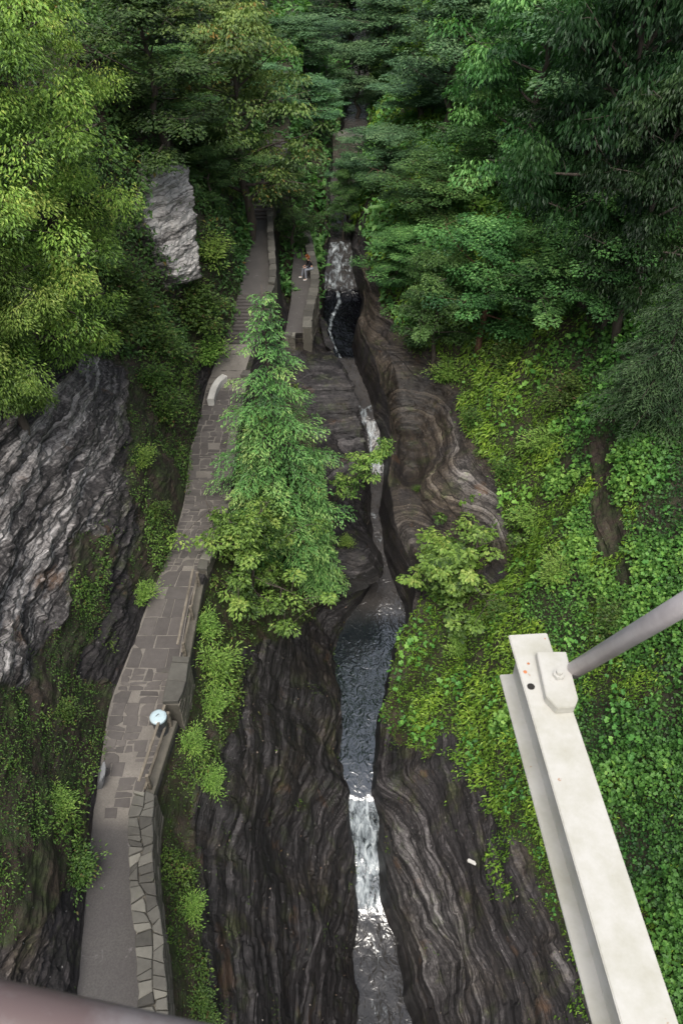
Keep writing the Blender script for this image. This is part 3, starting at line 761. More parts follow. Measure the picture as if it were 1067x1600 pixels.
# ------------------------------------------------------------------ leaves
class Leaves:
    def __init__(s): s.p = []; s.a = []; s.n = []; s.s = []; s.w = []; s.t = []; s.h = []
    def add(s, p, a, n, size, w, tint, hue=None):
        N = len(p); s.p.append(p); s.a.append(a); s.n.append(n)
        s.s.append(np.broadcast_to(size, (N,))); s.w.append(np.broadcast_to(w, (N,))); s.t.append(np.broadcast_to(tint, (N,)))
        s.h.append(np.broadcast_to(0.0 if hue is None else hue, (N,)))
    def build(s, name, mat, parent=None, shape='diamond', loc=None):
        p = np.concatenate(s.p); a = np.concatenate(s.a); n = np.concatenate(s.n); sz = np.concatenate(s.s); w = np.concatenate(s.w); t = np.concatenate(s.t); h = np.concatenate(s.h)
        a = a / (np.linalg.norm(a, axis=1, keepdims=True) + 1e-9)
        n = n - a * (n * a).sum(1, keepdims=True); n /= (np.linalg.norm(n, axis=1, keepdims=True) + 1e-9)
        b = np.cross(n, a)
        if shape == 'diamond':
            T = np.array([(0, 0, 0), (.42, .5, .10), (1, 0, -.10), (.42, -.5, .10)]); Fc = [(0, 2, 1), (0, 3, 2)]
        elif shape == 'leaf':
            T = np.array([(0, 0, 0), (.25, .42, .06), (.62, .40, .05), (1, 0, -.16), (.62, -.40, .05), (.25, -.42, .06), (.5, 0, -.02)])
            Fc = [(0, 6, 1), (1, 6, 2), (2, 6, 3), (0, 5, 6), (5, 4, 6), (4, 3, 6)]
        elif shape == 'lobed':
            T = np.array([(0, 0, 0), (.12, .5, .05), (.42, .26, .0), (.6, .52, -.03), (1, 0, -.14), (.6, -.52, -.03), (.42, -.26, .0), (.12, -.5, .05)])
            Fc = [(0, 2, 1), (0, 4, 2), (2, 4, 3), (0, 7, 6), (0, 6, 4), (6, 5, 4)]
        k = len(T)
        V = p[:, None, :] + sz[:, None, None] * (T[None, :, 0:1] * a[:, None, :] + T[None, :, 1:2] * w[:, None, None] * b[:, None, :] + T[None, :, 2:3] * n[:, None, :])
        Fc = np.array(Fc); Fi = (np.arange(len(p))[:, None, None] * k + Fc[None]).reshape(-1, 3)
        V = V.reshape(-1, 3)
        return mesh_np(name, V, Fi, attrs={'tint': np.repeat(np.clip(t, 0, 1), k), 'hue': np.repeat(h, k)}, mat=mat, parent=parent)
def unit(v): return v / (np.linalg.norm(v, axis=-1, keepdims=True) + 1e-9)

# leaf materials: brightened foliage colours
def mleaf(nm, a, b, c, *k):
    f = 1.45 * {'shade_leaf': 1.4, 'maple_leaf': 1.85, 'hazed_leaf': 2.1}.get(nm, 1.0)
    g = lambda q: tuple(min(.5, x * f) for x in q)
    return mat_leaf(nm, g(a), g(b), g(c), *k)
ML = {
 'vine':   mleaf('vine_leaf', (.013, .042, .012), (.065, .165, .032), (.18, .31, .06), .012, .1),
 'fern':   mleaf('fern_leaf', (.018, .042, .007), (.095, .175, .022), (.25, .35, .05), .012, .1),
 'herb':   mleaf('herb_leaf', (.012, .028, .008), (.052, .098, .020), (.14, .205, .042), .012, .1, .36, (.93, (.14, .085, .04))),
 'fir':    mleaf('fir_needle', (.008, .030, .011), (.088, .19, .05), (.27, .41, .115), .012, .12, .2),
 'beech':  mleaf('light_leaf', (.022, .052, .010), (.135, .235, .046), (.28, .39, .09), .012, .12),
 'cedar':  mleaf('cedar_spray', (.016, .038, .007), (.145, .23, .038), (.34, .43, .085), .012, .12, .2, (.93, (.20, .11, .02))),
 'maple':  mleaf('maple_leaf', (.009, .024, .008), (.034, .078, .021), (.088, .150, .045), .016, .18),
 'misty':  mleaf('hazed_leaf', (.010, .024, .012), (.036, .072, .032), (.088, .135, .064), .014, .18),  # haze of distance blended into the leaf colour
 'yellow': mleaf('turning_leaf', (.018, .036, .010), (.078, .125, .030), (.20, .25, .065), .016, .15, .28, (.82, (.23, .15, .035))),
 'mixed':  mleaf('woodland_leaf', (.012, .030, .009), (.045, .095, .024), (.115, .175, .045), .016, .18, .28, (.97, (.2, .13, .03))),
 'dark':   mleaf('shade_leaf', (.003, .009, .003), (.011, .027, .008), (.034, .064, .020), .016, .18),  # shade of the upper right woods put into the leaf colour
 'hemlock': mleaf('hemlock_needle', (.008, .018, .008), (.028, .052, .020), (.062, .098, .038), .012, .12, .2),
}
M_BARK = mat_bark(); M_BARKR = mat_bark('red_bark', (.05, .028, .018), (.15, .085, .055))

# ------------------------------------------------------------------ tree builders (built at the origin, base at z = 0)
def limb_path(p0, d0, L, r, n=6, bend=.25, lift=0.0):
    pts = [p0]; d = d0 / np.linalg.norm(d0)
    for i in range(n):
        d = d + np.array([r.uniform(-1, 1), r.uniform(-1, 1), r.uniform(-.6, .6) + lift]) * bend; d /= np.linalg.norm(d)
        pts.append(pts[-1] + d * (L / n))
    return np.array(pts)
def broadleaf(seed, Ht, Rc, lo=.3, nl=16, cl_per=5, per=170, leaf=.17, w=.62, cr=.75, flat=.35, droop=.25, hang=0.0, lift=.02, top=1.0, lean=(0, 0), tmul=1.0, spread=.35, trunk_r=None, el0=.15, el1=.75, lvar=.2):
    """trunk with limbs and twigs (one mesh), crown of leaf sprays (another)"""
    r = random.Random(seed); g = np.random.default_rng(seed)
    tk = MB(); lv = Leaves()
    tr = trunk_r or .022 * Ht
    n = 9; tp = [np.array([lean[0] * (i / n) ** 1.5 + r.uniform(-.02, .02) * Ht * (i > 0), lean[1] * (i / n) ** 1.5 + r.uniform(-.02, .02) * Ht * (i > 0), Ht * .92 * i / n]) for i in range(n + 1)]
    tk.tube([tp[0] - np.array([0, 0, .8])] + tp, [tr * 1.35] + [tr * (1 - .85 * i / n) for i in range(n + 1)], 8)
    tp = np.array(tp)
    clumps = []
    for i in range(nl):
        f = lo + (1 - lo) * (i + .5) / nl
        z = f * Ht * .92; b = np.array([np.interp(z, tp[:, 2], tp[:, k]) for k in range(3)])
        az = i * 2.39996 + r.uniform(-.5, .5)
        q = (f - lo) / (1 - lo)
        prof = math.sin(math.pi * min(1, .18 + .80 * q) ** 1.0) ** .7
        L = Rc * max(.25, prof) * r.uniform(.95 - lvar, .95 + lvar)
        el = el0 + el1 * q + r.uniform(-.15, .2)
        d = np.array([math.cos(az) * math.cos(el), math.sin(az) * math.cos(el), math.sin(el)])
        pth_ = limb_path(b, d, L, r, 6, .16, lift)
        rr_ = tr * (1 - .8 * f) * .5
        tk.tube(pth_, [max(.012, rr_ * (1 - .85 * k / 6)) for k in range(7)], 5, cap=False)
        for c in range(cl_per):
            s = .35 + .65 * (c + r.random()) / cl_per
            p = np.array([np.interp(s * 6, range(7), pth_[:, k]) for k in range(3)])
            off = np.array([r.gauss(0, 1), r.gauss(0, 1), r.gauss(0, .5)]) * spread * L * .5
            e = p + off
            if np.linalg.norm(off) > .3: tk.tube([p, p * .5 + e * .5 + np.array([0, 0, .05]), e], [.018, .012, .006], 4, cap=False)
            clumps.append((e, d, q))
    for k in range(int(nl * .4)):
        clumps.append((tp[-1] + np.array([r.gauss(0, .35 * Rc * .5), r.gauss(0, .35 * Rc * .5), r.uniform(-.1, .12) * Ht * .5]), np.array([r.gauss(0, 1), r.gauss(0, 1), .6]), 1.0))
    for (e, d, q) in clumps:
        N = max(12, int(per * r.uniform(.6, 1.3))); rc = cr * r.uniform(.65, 1.3)
        rad = rc * np.sqrt(g.random(N)); th = g.random(N) * 2 * np.pi
        out = np.array([d[0], d[1], 0.]); out /= (np.linalg.norm(out) + 1e-6); side = np.array([-out[1], out[0], 0])
        px = rad * np.cos(th) * 1.25; py = rad * np.sin(th) * .9
        pz = g.normal(0, flat * rc * .5, N) - droop * (rad ** 2) / rc
        P = e + px[:, None] * out + py[:, None] * side + pz[:, None] * np.array([0, 0, 1.])
        A = (px[:, None] * out + py[:, None] * side) + g.normal(0, .45, (N, 3)) * rc; A[:, 2] = A[:, 2] * .4 - (.25 + hang * 2.5) * rc
        Nn = g.normal(0, .38, (N, 3)) + np.array([0, 0, 1.]) + out * .35
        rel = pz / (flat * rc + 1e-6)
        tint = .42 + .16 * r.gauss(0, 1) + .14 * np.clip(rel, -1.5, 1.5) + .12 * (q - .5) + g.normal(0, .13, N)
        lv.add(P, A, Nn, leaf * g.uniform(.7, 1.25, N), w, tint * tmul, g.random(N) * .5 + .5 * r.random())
    return tk, lv
def conifer(seed, Ht, Rc, lo=.06, whorls=30, br=6, droop=.55, tw=11, blade=.16, w=.34, up=.35, sh=.9, gap=.0, fan=1.0, dens=1.0):
    r = random.Random(seed); g = np.random.default_rng(seed)
    tk = MB(); lv = Leaves(); tr = .014 * Ht + .03
    tk.tube([(0, 0, -.8), (0, 0, 0), (.02 * Ht * .3, 0, Ht * .5), (0, 0, Ht)], [tr * 1.3, tr * 1.1, tr * .6, .012], 7)
    for i in range(whorls):
        f = lo + (1 - lo) * (i / whorls) ** .92
        z0 = f * Ht
        for b in range(br):
            if r.random() < gap: continue
            az = (b + r.uniform(-.35, .35)) * 2 * math.pi / br + i * .7
            q = (f - lo) / (1 - lo)
            L = Rc * ((1 - q) ** sh * .93 + .05) * r.uniform(.72, 1.16) * min(1, .72 + q * 3)
            if L < .12: continue
            n = 6; pts = []
            for k in range(n + 1):
                s = k / n; pts.append(np.array([math.cos(az) * L * s, math.sin(az) * L * s, z0 + L * (up * s - droop * s * s)]))
            pts = np.array(pts)
            tk.tube(pts[:-1], [max(.006, tr * .3 * (1 - q) * (1 - k / n)) for k in range(n)], 4, cap=False)
            out = np.array([math.cos(az), math.sin(az), 0]); side = np.array([-out[1], out[0], 0])
            tone = .45 + .13 * r.gauss(0, 1)
            nt_ = max(4, int(tw * L / Rc * 1.3 + 3))
            for k in range(nt_):
                s = .12 + .88 * (k + r.random() * .6) / nt_
                p = np.array([np.interp(s * n, range(n + 1), pts[:, c]) for c in range(3)])
                tl = L * .42 * fan * (1 - .72 * s) + .12
                for sg in (-1, 1):
                    dd = out * .75 + side * sg * r.uniform(.7, 1.1); dd[2] = -.25 - .2 * r.random(); dd /= np.linalg.norm(dd)
                    m = max(3, int(tl / blade * 2.2 * dens))
                    ss = (np.arange(m) + g.random(m) * .5) / m
                    P = p + dd * (tl * ss)[:, None] + g.normal(0, .025, (m, 3)); P[:, 2] -= .25 * tl * ss ** 2
                    A = dd + side * g.normal(0, .55, m)[:, None] + out * g.normal(.1, .4, m)[:, None] + np.array([0, 0, -.15])
                    Nn = np.array([0, 0, 1.]) + out * .45 + g.normal(0, .3, (m, 3))
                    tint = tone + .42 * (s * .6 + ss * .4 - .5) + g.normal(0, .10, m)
                    lv.add(P, A, Nn, blade * g.uniform(.75, 1.3, m), w, tint, g.random(m) * .6 + .4 * r.random())
    return tk, lv
def shrub(seed, Rc, Ht, n=26, per=60, leaf=.12, w=.55, cr=.3, arch=.3):
    r = random.Random(seed); g = np.random.default_rng(seed); tk = MB(); lv = Leaves()
    ax = r.uniform(0, 6.28)
    for i in range(n):
        az = r.uniform(0, 2 * math.pi); rad = Rc * (.15 + 1.05 * r.random() ** .8) * (1 - .45 * abs(math.sin(az - ax))) * (1 + .35 * math.sin(3 * az + seed)); L = Ht * r.uniform(.25, 1.15) * (1 - .5 * min(1, rad / Rc) ** 2)
        b = np.array([.2 * rad * math.cos(az), .2 * rad * math.sin(az), -.15]); e = np.array([rad * math.cos(az), rad * math.sin(az), L])
        mid = b * .45 + e * .55 + np.array([0, 0, arch * L * .4])
        tk.tube([b, mid, e], [.016, .010, .004], 4, cap=False)
        N = int(per * r.uniform(.4, 1.4)); s_ = g.random(N) ** .7
        C_ = (b[None] * ((1 - s_) ** 2)[:, None] + 2 * mid[None] * (s_ * (1 - s_))[:, None] + e[None] * (s_ ** 2)[:, None])
        Q = g.normal(0, 1, (N, 3)) * np.array([cr, cr, cr * .35]) * (.35 + .5 * s_)[:, None]
        out = unit(e - b)
        A = Q * np.array([1, 1, .3]) + out * cr * .5 + g.normal(0, .25, (N, 3)) * cr; A[:, 2] -= .25 * cr
        Nn = np.array([0, 0, 1.]) + g.normal(0, .4, (N, 3))
        lv.add(C_ + Q, A, Nn, leaf * g.uniform(.6, 1.3, N), w, .40 + .14 * r.gauss(0, 1) + .28 * (s_ - .6) + g.normal(0, .12, N), g.random(N))
    return tk, lv
PROTO = {}
def proto(key, built, leafmat, bark=None, shape='diamond'):
    PROTO[key] = dict(built=built, mat=leafmat, bark=bark or M_BARK, shape=shape, root=None, h=None)
def grow(key, name, label, cat, x, y, z, s=1.0, rz=0.0, group=None, sxy=1.0, tilt=(0, 0)):
    """first call builds the thing with its trunk and crown; later ones copy it and its parts"""
    d = PROTO[key]
    root = empty(name, (x, y, z), rz); root.rotation_euler = (tilt[0], tilt[1], rz); root.scale = (s * sxy, s * sxy, s); tag(root, label, cat, group)
    if d['root'] is None:
        tk, lv = d['built']
        tk.build('trunk' if cat == 'tree' else 'stems', d['bark'], root, smooth=True)
        lv.build('crown' if cat == 'tree' else 'foliage', d['mat'], root, d['shape']); d['root'] = root
        d['built'] = None
    else:
        for ch in d['root'].children:
            c = ch.copy(); COL.objects.link(c); c.parent = root
    return root
def tree_at(key, h0, label, x, y, ztop, name='broadleaf_tree', cat='tree', rz=0.0, group=None, sxy=None, zb=None, tilt=(0, 0)):
    zg = ground_z(x, y) if zb is None else zb
    sc = (ztop - zg) / h0
    return grow(key, name, label, cat, x, y, zg - .1, sc, rz, group, 1.0 if sxy is None else sxy / sc, tilt)
def tree_to(key, h0, label, u, v, y, name='broadleaf_tree', cat='tree', rz=0.0, group=None, sxy=None, zb=None, xoff=0.0, s=None, tilt=(0, 0)):
    """stand a tree at distance y so that its top reaches photo pixel (u, v)"""
    p = at_y(u, v, y); zg = ground_z(p[0] + xoff, y) if zb is None else zb
    Hh = p[2] - zg
    sc = Hh / h0 if s is None else s
    if s is not None: zg = p[2] - h0 * s
    if sc < .35: print('SHORT', label, 'H', round(Hh, 2), 'ground', round(zg, 2), 'x', round(p[0], 2))
    sc = max(sc, .3)
    k = 1.0 if sxy is None else sxy / sc
    return grow(key, name, label, cat, p[0], y, zg - .1, sc, rz, group, k, tilt)

def on_ground(u, v):
    m_ = (np.abs(PU - u) < 14) & (np.abs(PV - v) < 14); P3 = TV[m_]; uu, vv, dd = project(P3)
    near = dd.min(); k_ = np.argmin((uu - u) ** 2 + (vv - v) ** 2 + 1e4 * (dd > near + 2.5)); return P3[k_]
def plant(key, name, label, cat, u, v, s, rz=0.0, group=None, sxy=1.0, tilt=(0, 0)):
    p = on_ground(u, v); return grow(key, name, label, cat, p[0], p[1], p[2] - .05, s, rz, group, sxy, tilt)
# ------------------------------------------------------------------ ground cover scattered over the terrain
def scatter(dens, seed, lo=-250, hi=1317, vlo=-260, vhi=1880):
    """dens: leaves per m2 on the grid cells; returns points, normals, noise lumps"""
    g = np.random.default_rng(seed)
    a = TV[:-1, 1:] - TV[:-1, :-1]; b = TV[1:, :-1] - TV[:-1, :-1]
    ar = np.linalg.norm(np.cross(a, b), axis=-1)
    dc = dens[:-1, :-1] * ar
    vis = (PU[:-1, :-1] > lo) & (PU[:-1, :-1] < hi) & (PV[:-1, :-1] > vlo) & (PV[:-1, :-1] < vhi) & (PD[:-1, :-1] > 2)
    dc = np.where(vis, dc, 0)
    cnt = g.poisson(dc.ravel()); ci = np.repeat(np.arange(dc.size), cnt)
    i, j = np.unravel_index(ci, dc.shape); f, h = g.random(len(i)), g.random(len(i))
    P = TV[i, j] + a[i, j] * f[:, None] + b[i, j] * h[:, None]
    return P, TN[i, j], g
def cover(name, dens, seed, leaf, w, mat, hmax, shape='diamond', lumpf=.55, tbase=.45, tvar=.2, hang=.3, upk=.8, tfun=None):
    P, Nn, g = scatter(dens, seed)
    N = len(P)
    lump_ = fbm(P[:, 0] * lumpf, P[:, 1] * lumpf, P[:, 2] * lumpf, seed + 3, 3)
    fine = fbm(P[:, 0] * 2.4, P[:, 1] * 2.4, P[:, 2] * 2.4, seed + 5, 2)
    hh = np.clip(.35 + lump_ * 1.1 + fine * .5, .02, 1.2) * hmax
    d = g.random(N) ** .6
    nrm = unit(Nn * .8 + np.array([0, 0, .45]))
    Q = P + nrm * (hh * d)[:, None] + g.normal(0, .05, (N, 3))
    down = -np.array([0, 0, 1.]) + Nn * Nn[:, 2:3]
    A = down * hang * 2 + g.normal(0, .8, (N, 3)); 
    L = Nn * .5 + np.array([0, 0, upk]) + g.normal(0, .36, (N, 3))
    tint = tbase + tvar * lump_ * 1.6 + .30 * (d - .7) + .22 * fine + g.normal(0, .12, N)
    if tfun is not None: tint = tint + tfun(Q)
    dep = (Q - EYE) @ FWD
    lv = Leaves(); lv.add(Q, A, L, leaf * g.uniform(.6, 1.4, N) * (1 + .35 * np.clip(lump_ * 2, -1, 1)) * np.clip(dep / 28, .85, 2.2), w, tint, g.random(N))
    o = lv.build(name, mat, None, shape); tag(o, kind='stuff'); print(name, N); return o
# ---- stuff: vines, ferns, herbs
dk = np.clip(28.0 / np.maximum(PD, 8), .25, 1.6) ** 2
rg = right & (green > .5)
fernz = smooth01(fbm(GX * .5, GY * .5, GZ * .5, 71, 3) + (16.55 - Zn) * 1.3 + .1, -.1, .3) * rg
gapn = smooth01(fbm(GX * .45, GY * .45, GZ * .45, 77, 3), -.48, -.22)
shade_far = smooth01(GY, 34, 44)
lit_band = lambda Q: .20 * np.exp(-((Q[:, 0] - 8.0 - .05 * (Q[:, 1] - 25)) / 1.8) ** 2) * smooth01(Q[:, 1], 15, 20) - .24 * smooth01(Q[:, 0], 9.6, 12) - .20 * (1 - smooth01(Q[:, 1], 11, 18))  # lit strip and shaded margins put into the vine tint
cover('vine_cover', rg * (1 - fernz) * 300 * dk * gapn, 201, .115, .8, ML['vine'], .55, 'lobed', .5, .45, .26, tfun=lit_band)
cover('vine_cover', rg * 14 * dk * gapn * smooth01(fbm(GX * .8, GY * .8, GZ * .8, 91, 3), -.05, .25) * 2.2, 209, .15, .8, ML['vine'], .7, 'lobed', .9, .5, .2, tfun=lit_band)
cover('fern_cover', fernz * 330 * dk * (.4 + .6 * gapn), 202, .135, .36, ML['fern'], .34, 'diamond', .8, .47, .22, hang=.9, upk=.6)
hang_n = smooth01(fbm(GX * 1.1, GY * 1.1, GZ * .25, 79, 3), .12, .3)
cover('hanging_fern', right * (green < .5) * (np.abs(Zn - 15.72) < .3) * hang_n * 190 * dk * (GY < 29), 203, .15, .4, ML['fern'], .2, 'diamond', 1.0, .45, .2, hang=1.2, upk=.5)
lg = left & (green > .5)
sp_n = smooth01(fbm(GX * .6, GY * .6, GZ * .6, 81, 3), -.3, .1)
cover('bank_herbs', lg * (PV > 560) * 330 * dk * sp_n * (1 - .5 * smooth01(PV, 1000, 1100)), 204, .085, .45, ML['herb'], .36, 'diamond', .7, .47, .24, hang=.4)
cover('bank_undergrowth', lg * (PV <= 560) * (.3 + .7 * sp_n) * 190 * dk, 205, .155, .55, ML['mixed'], .7, 'diamond', .4, .42, .24)
mg = midl & (green > .5)
cover('wall_foot_plants', mg * 330 * dk * (GY < 38) * (.15 + .85 * sp_n), 206, .095, .5, ML['herb'], .42, 'diamond', .7, .5, .24)
cover('gorge_undergrowth', (midl | right | (Zn > 2.5)) * (green > .5) * (GY > 40) * 80 * dk, 207, .2, .6, ML['maple'], .8, 'diamond', .4, .42, .24)
tuft = smooth01(fbm(GX * .9, GY * .9, GZ * .9, 83, 4), .30, .5)
cover('rock_weeds', (midl | left | (right & (GY < 24))) * (rock > .5) * (fall > .3) * tuft * 150 * dk * (1 - pale * .8), 208, .075, .45, ML['herb'], .14, 'diamond', 1.2, .42, .2)

M_LIT = mat_leaf('dead_leaf', (.04, .025, .015), (.12, .08, .055), (.38, .34, .30), 0, 0, .1)
ltn = smooth01(fbm(GX * .6, GY * .6, GZ * .6, 95, 3), -.2, .3)
cover('leaf_litter', (midl | right) * (rock > .5) * (fall > .3) * (GY < 30) * ltn * 4 * dk, 211, .065, .6, M_LIT, .015, 'diamond', 1.0, .5, .3, hang=0, upk=.3)
# ---- trees
proto('maple1', broadleaf(1, 12, 4.3, .25, 18, 6, 190, .20, .62, .85, .30, .25), ML['maple'])
proto('maple2', broadleaf(2, 11, 4.6, .2, 16, 6, 190, .20, .62, .9, .28, .3), ML['maple'], M_BARKR)
proto('maple3', broadleaf(3, 14, 4.6, .3, 20, 6, 190, .22, .6, .9, .32, .3), ML['misty'])
proto('maple4', broadleaf(4, 13, 4.0, .25, 18, 6, 190, .22, .6, .85, .32, .3), ML['misty'])
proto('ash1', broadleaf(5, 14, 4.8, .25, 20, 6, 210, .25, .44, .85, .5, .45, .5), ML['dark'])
proto('ash2', broadleaf(6, 13, 4.5, .2, 18, 6, 210, .25, .44, .85, .5, .45, .4), ML['maple'])
proto('yellow1', broadleaf(7, 13, 4.4, .2, 20, 6, 170, .2, .55, .85, .25, .35, .2), ML['yellow'])
proto('mixed1', broadleaf(8, 11, 3.8, .12, 18, 6, 180, .18, .58, .75, .3, .3), ML['mixed'])
proto('mixed2', broadleaf(9, 9, 3.4, .08, 16, 6, 180, .18, .58, .7, .3, .3), ML['mixed'])
proto('cedar1', broadleaf(10, 16, 3.7, .16, 40, 7, 430, .13, .42, .62, .6, .35, .10, spread=.30), ML['cedar'])
proto('cedar2', broadleaf(11, 10, 2.2, .2, 30, 6, 420, .115, .42, .48, .7, .35, .10, spread=.30), ML['beech'])
proto('fir1', conifer(12, 12.6, 3.4, .04, 25, 6, .36, 12, .15, .36, .30, .8, .24, .85, 1.1), ML['fir'])
proto('fir2', conifer(13, 6.0, 1.35, .05, 24, 6, .75, 10, .14, .36), ML['fir'])
proto('fir3', conifer(14, 7.0, 1.6, .05, 26, 6, .85, 10, .15, .36), ML['fir'])
proto('hemlock1', conifer(15, 12, 4.2, .1, 26, 6, .35, 14, .22, .26, .12, .7, .12, 1.1, .85), ML['hemlock'])
proto('bushtree1', broadleaf(16, 5.2, 2.7, .18, 17, 6, 80, .165, .56, .40, .15, .3, spread=.5, el0=.0, el1=.6, lvar=.65), ML['beech'], shape='leaf')
proto('bushtree2', broadleaf(17, 4.2, 2.9, .12, 16, 6, 75, .17, .66, .38, .16, .3, spread=.5, el0=-.05, el1=.6, lvar=.7), ML['beech'], shape='lobed')
proto('shrub1', shrub(18, 1.0, 1.0, 30, 70, .115), ML['herb'], shape='leaf')
proto('shrub2', shrub(19, 1.1, 1.2, 34, 70, .14, .34, .28), ML['beech'], shape='leaf')
proto('sapling1', broadleaf(20, 4.6, .75, .55, 12, 4, 46, .13, .5, .26, .2, .2, lean=(2.9, 0), spread=.5, trunk_r=.035, el0=-.1, el1=.3), ML['beech'], shape='leaf')

T = tree_to
# centre, between path and stream
T('fir1', 12.6, 'tallest bright green conifer beside the path, its tip just left of the dead-end spur', 408, 440, 25.6, 'conifer', sxy=1.0)
T('fir3', 7.0, 'drooping conifer hugging the path edge, left of the tallest conifer and paler at its tips', 393, 660, 24.9, 'conifer', sxy=1.15)
T('fir2', 6.0, 'dark small conifer above the rock channel, lower right of the tallest conifer', 490, 690, 25.0, 'conifer', sxy=1.0)
T('bushtree1', 5.2, 'leafy light green tree below the conifers, spreading over the path edge and rail', 382, 800, 21.8, 'small_tree', s=1.0, sxy=.9, rz=2.4)
p_ = at_y(598, 686, 27.0); tree_at('sapling1', 4.6, 'slender leaning sapling reaching right with pale leaves over the upper waterfall', p_[0] - 2.9, 27.0, p_[2] + .15, 'sapling', sxy=1.0)
plant('shrub2', 'shrub', 'tiny tuft of pale leaves on the dark rock left of the channel', 'shrub', 540, 850, .42, 1.0)
plant('shrub1', 'shrub', 'tiny low tuft alone on the bare rock bowl right of the stream', 'shrub', 652, 765, .3, 2.0)
# right bank
T('bushtree2', 4.2, 'light green maple bush overhanging the right side of the pool', 712, 850, 24.4, 'maple_bush', sxy=1.05)
T('maple2', 11, 'dark green maple over the plunge pool, with a bare reddish trunk', 775, 335, 37.5, rz=.4, sxy=.85)
T('maple1', 12, 'low maple leaning out right of the dark plunge pool', 625, 375, 43.0, rz=2.0, sxy=.60)
T('maple1', 12, 'shaded maple on the slope above the vine bank, right of the reddish trunk', 895, 345, 34.5, rz=1.0, sxy=.82)
T('maple2', 11, 'broad maple over the cascade, left of the reddish trunk and higher', 680, 240, 47, rz=3.0, sxy=.9)
T('maple1', 12, 'fresh green low maple at the upper edge of the vine bank, below the taller maples', 690, 385, 38.5, rz=1.0, sxy=.6)
T('maple1', 12, 'leafy tree at the right edge of the woods, just above the hemlock', 1000, 290, 31.5, rz=5.0, sxy=.72)
T('hemlock1', 12, 'dark hemlock with sagging feathery branches at the right edge above the vines', 1095, 390, 24.5, 'hemlock', rz=.6, sxy=.58)
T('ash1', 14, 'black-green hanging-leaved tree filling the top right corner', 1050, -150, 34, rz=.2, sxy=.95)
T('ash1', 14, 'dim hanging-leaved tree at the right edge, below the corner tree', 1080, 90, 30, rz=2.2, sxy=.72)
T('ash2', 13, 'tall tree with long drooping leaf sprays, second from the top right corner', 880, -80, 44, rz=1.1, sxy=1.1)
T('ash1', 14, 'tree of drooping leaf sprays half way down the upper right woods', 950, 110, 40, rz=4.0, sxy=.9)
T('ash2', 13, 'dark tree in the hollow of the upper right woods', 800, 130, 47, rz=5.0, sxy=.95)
T('maple3', 14, 'tall bluish green tree at the top, right of the far walkway ledge', 720, -60, 56, rz=.3, sxy=1.0)
T('maple4', 13, 'bluish green tree right of the far cave mouth', 660, 110, 62, rz=1.3, sxy=.95)
T('maple3', 14, 'layered grey-green tree just below the far walkway ledge, right of the stream', 600, 215, 54, rz=2.3, sxy=.65)
T('maple4', 13, 'low grey-green tree hanging over the stream below the ledge', 545, 235, 57, rz=5.3, sxy=.42)
T('maple1', 12, 'slim green tree leaning over the stream just above the white cascade', 536, 258, 54, rz=.4, sxy=.30)
T('maple4', 13, 'grey-green tree at the top centre right, beyond the cave', 610, -20, 76, rz=3.3, sxy=1.1)
T('maple3', 14, 'far tree straight above the cave mouth', 560, 60, 74, rz=.9, sxy=.7)
# middle back
T('mixed1', 11, 'green tree between the upper walkway and the spur, its leaves over the seated visitor', 452, 238, 50, rz=.7, sxy=.52)
T('maple4', 13, 'misty tree left of the far cave mouth', 485, 120, 66, rz=4.2, sxy=.75)
T('maple4', 13, 'misty tree over the top of the walkway steps', 415, 150, 60, rz=2.2, sxy=.55)
T('maple3', 14, 'dark far tree right of the turning yellow tree', 470, 20, 78, rz=5.2, sxy=1.0)
T('maple3', 14, 'farthest tree at the top centre, over the gorge', 545, -30, 92, rz=1.2, sxy=1.3)
# left woods
tree_at('cedar1', 16, 'large yellow-green cedar filling the upper left edge above the grey cliff', -10.6, 23.5, 30.5, 'cedar', zb=14, sxy=1.0)
tree_at('cedar1', 16, 'yellow-green cedar right behind the large edge cedar', -10.6, 28.5, 31.5, 'cedar', rz=2.0, sxy=.85, zb=14)
tree_at('cedar2', 10, 'bluish green front cedar at the left edge, lowest in front of the grey cliff', -10.3, 20.6, 24.2, 'cedar', rz=.5, zb=14.2, sxy=.85)
T('yellow1', 13, 'yellow-turning tree above the upper walkway steps', 362, 0, 46, rz=.5, sxy=1.1)
T('yellow1', 13, 'yellow-brown tinged tree at the top, left of the walkway woods', 320, -60, 52, rz=2.5, sxy=1.0)
T('mixed1', 11, 'green tree right of the pale rock outcrop', 325, 225, 43.5, rz=1.7, sxy=.7)
T('mixed2', 9, 'low green tree left of the upper walkway, below the outcrop', 330, 320, 41, rz=2.7, sxy=.42)
T('mixed1', 11, 'shaded tree above the pale rock outcrop', 245, 60, 43, rz=3.7, sxy=.9)
T('mixed2', 9, 'dark tree at the top between the cedars and the turning trees', 215, -40, 38, rz=4.7, sxy=1.1)
plant('shrub2', 'shrub', 'feathery yellow-green shrub outside the pale masonry block', 'shrub', 335, 1050, 1.0)
plant('shrub1', 'shrub', 'green shrub on the cliff shoulder under the outcrop, left', 'shrub', 205, 500, 1.5)
plant('shrub1', 'shrub', 'green shrub under the outcrop beside the conifer tip', 'shrub', 300, 500, 1.6, 1.0)
plant('shrub2', 'shrub', 'pale feathery shrub by the curved whitish wall end', 'shrub', 325, 560, 1.2, 2.0)
plant('shrub1', 'shrub', 'leafy shrub at the cliff foot, left of the narrow flagged stretch', 'shrub', 250, 650, 1.2, 3.0)
plant('shrub1', 'shrub', 'leafy tuft of a shrub at the left edge of the smooth dark path', 'shrub', 122, 1365, .75, 4.0)
rs = random.Random(31)
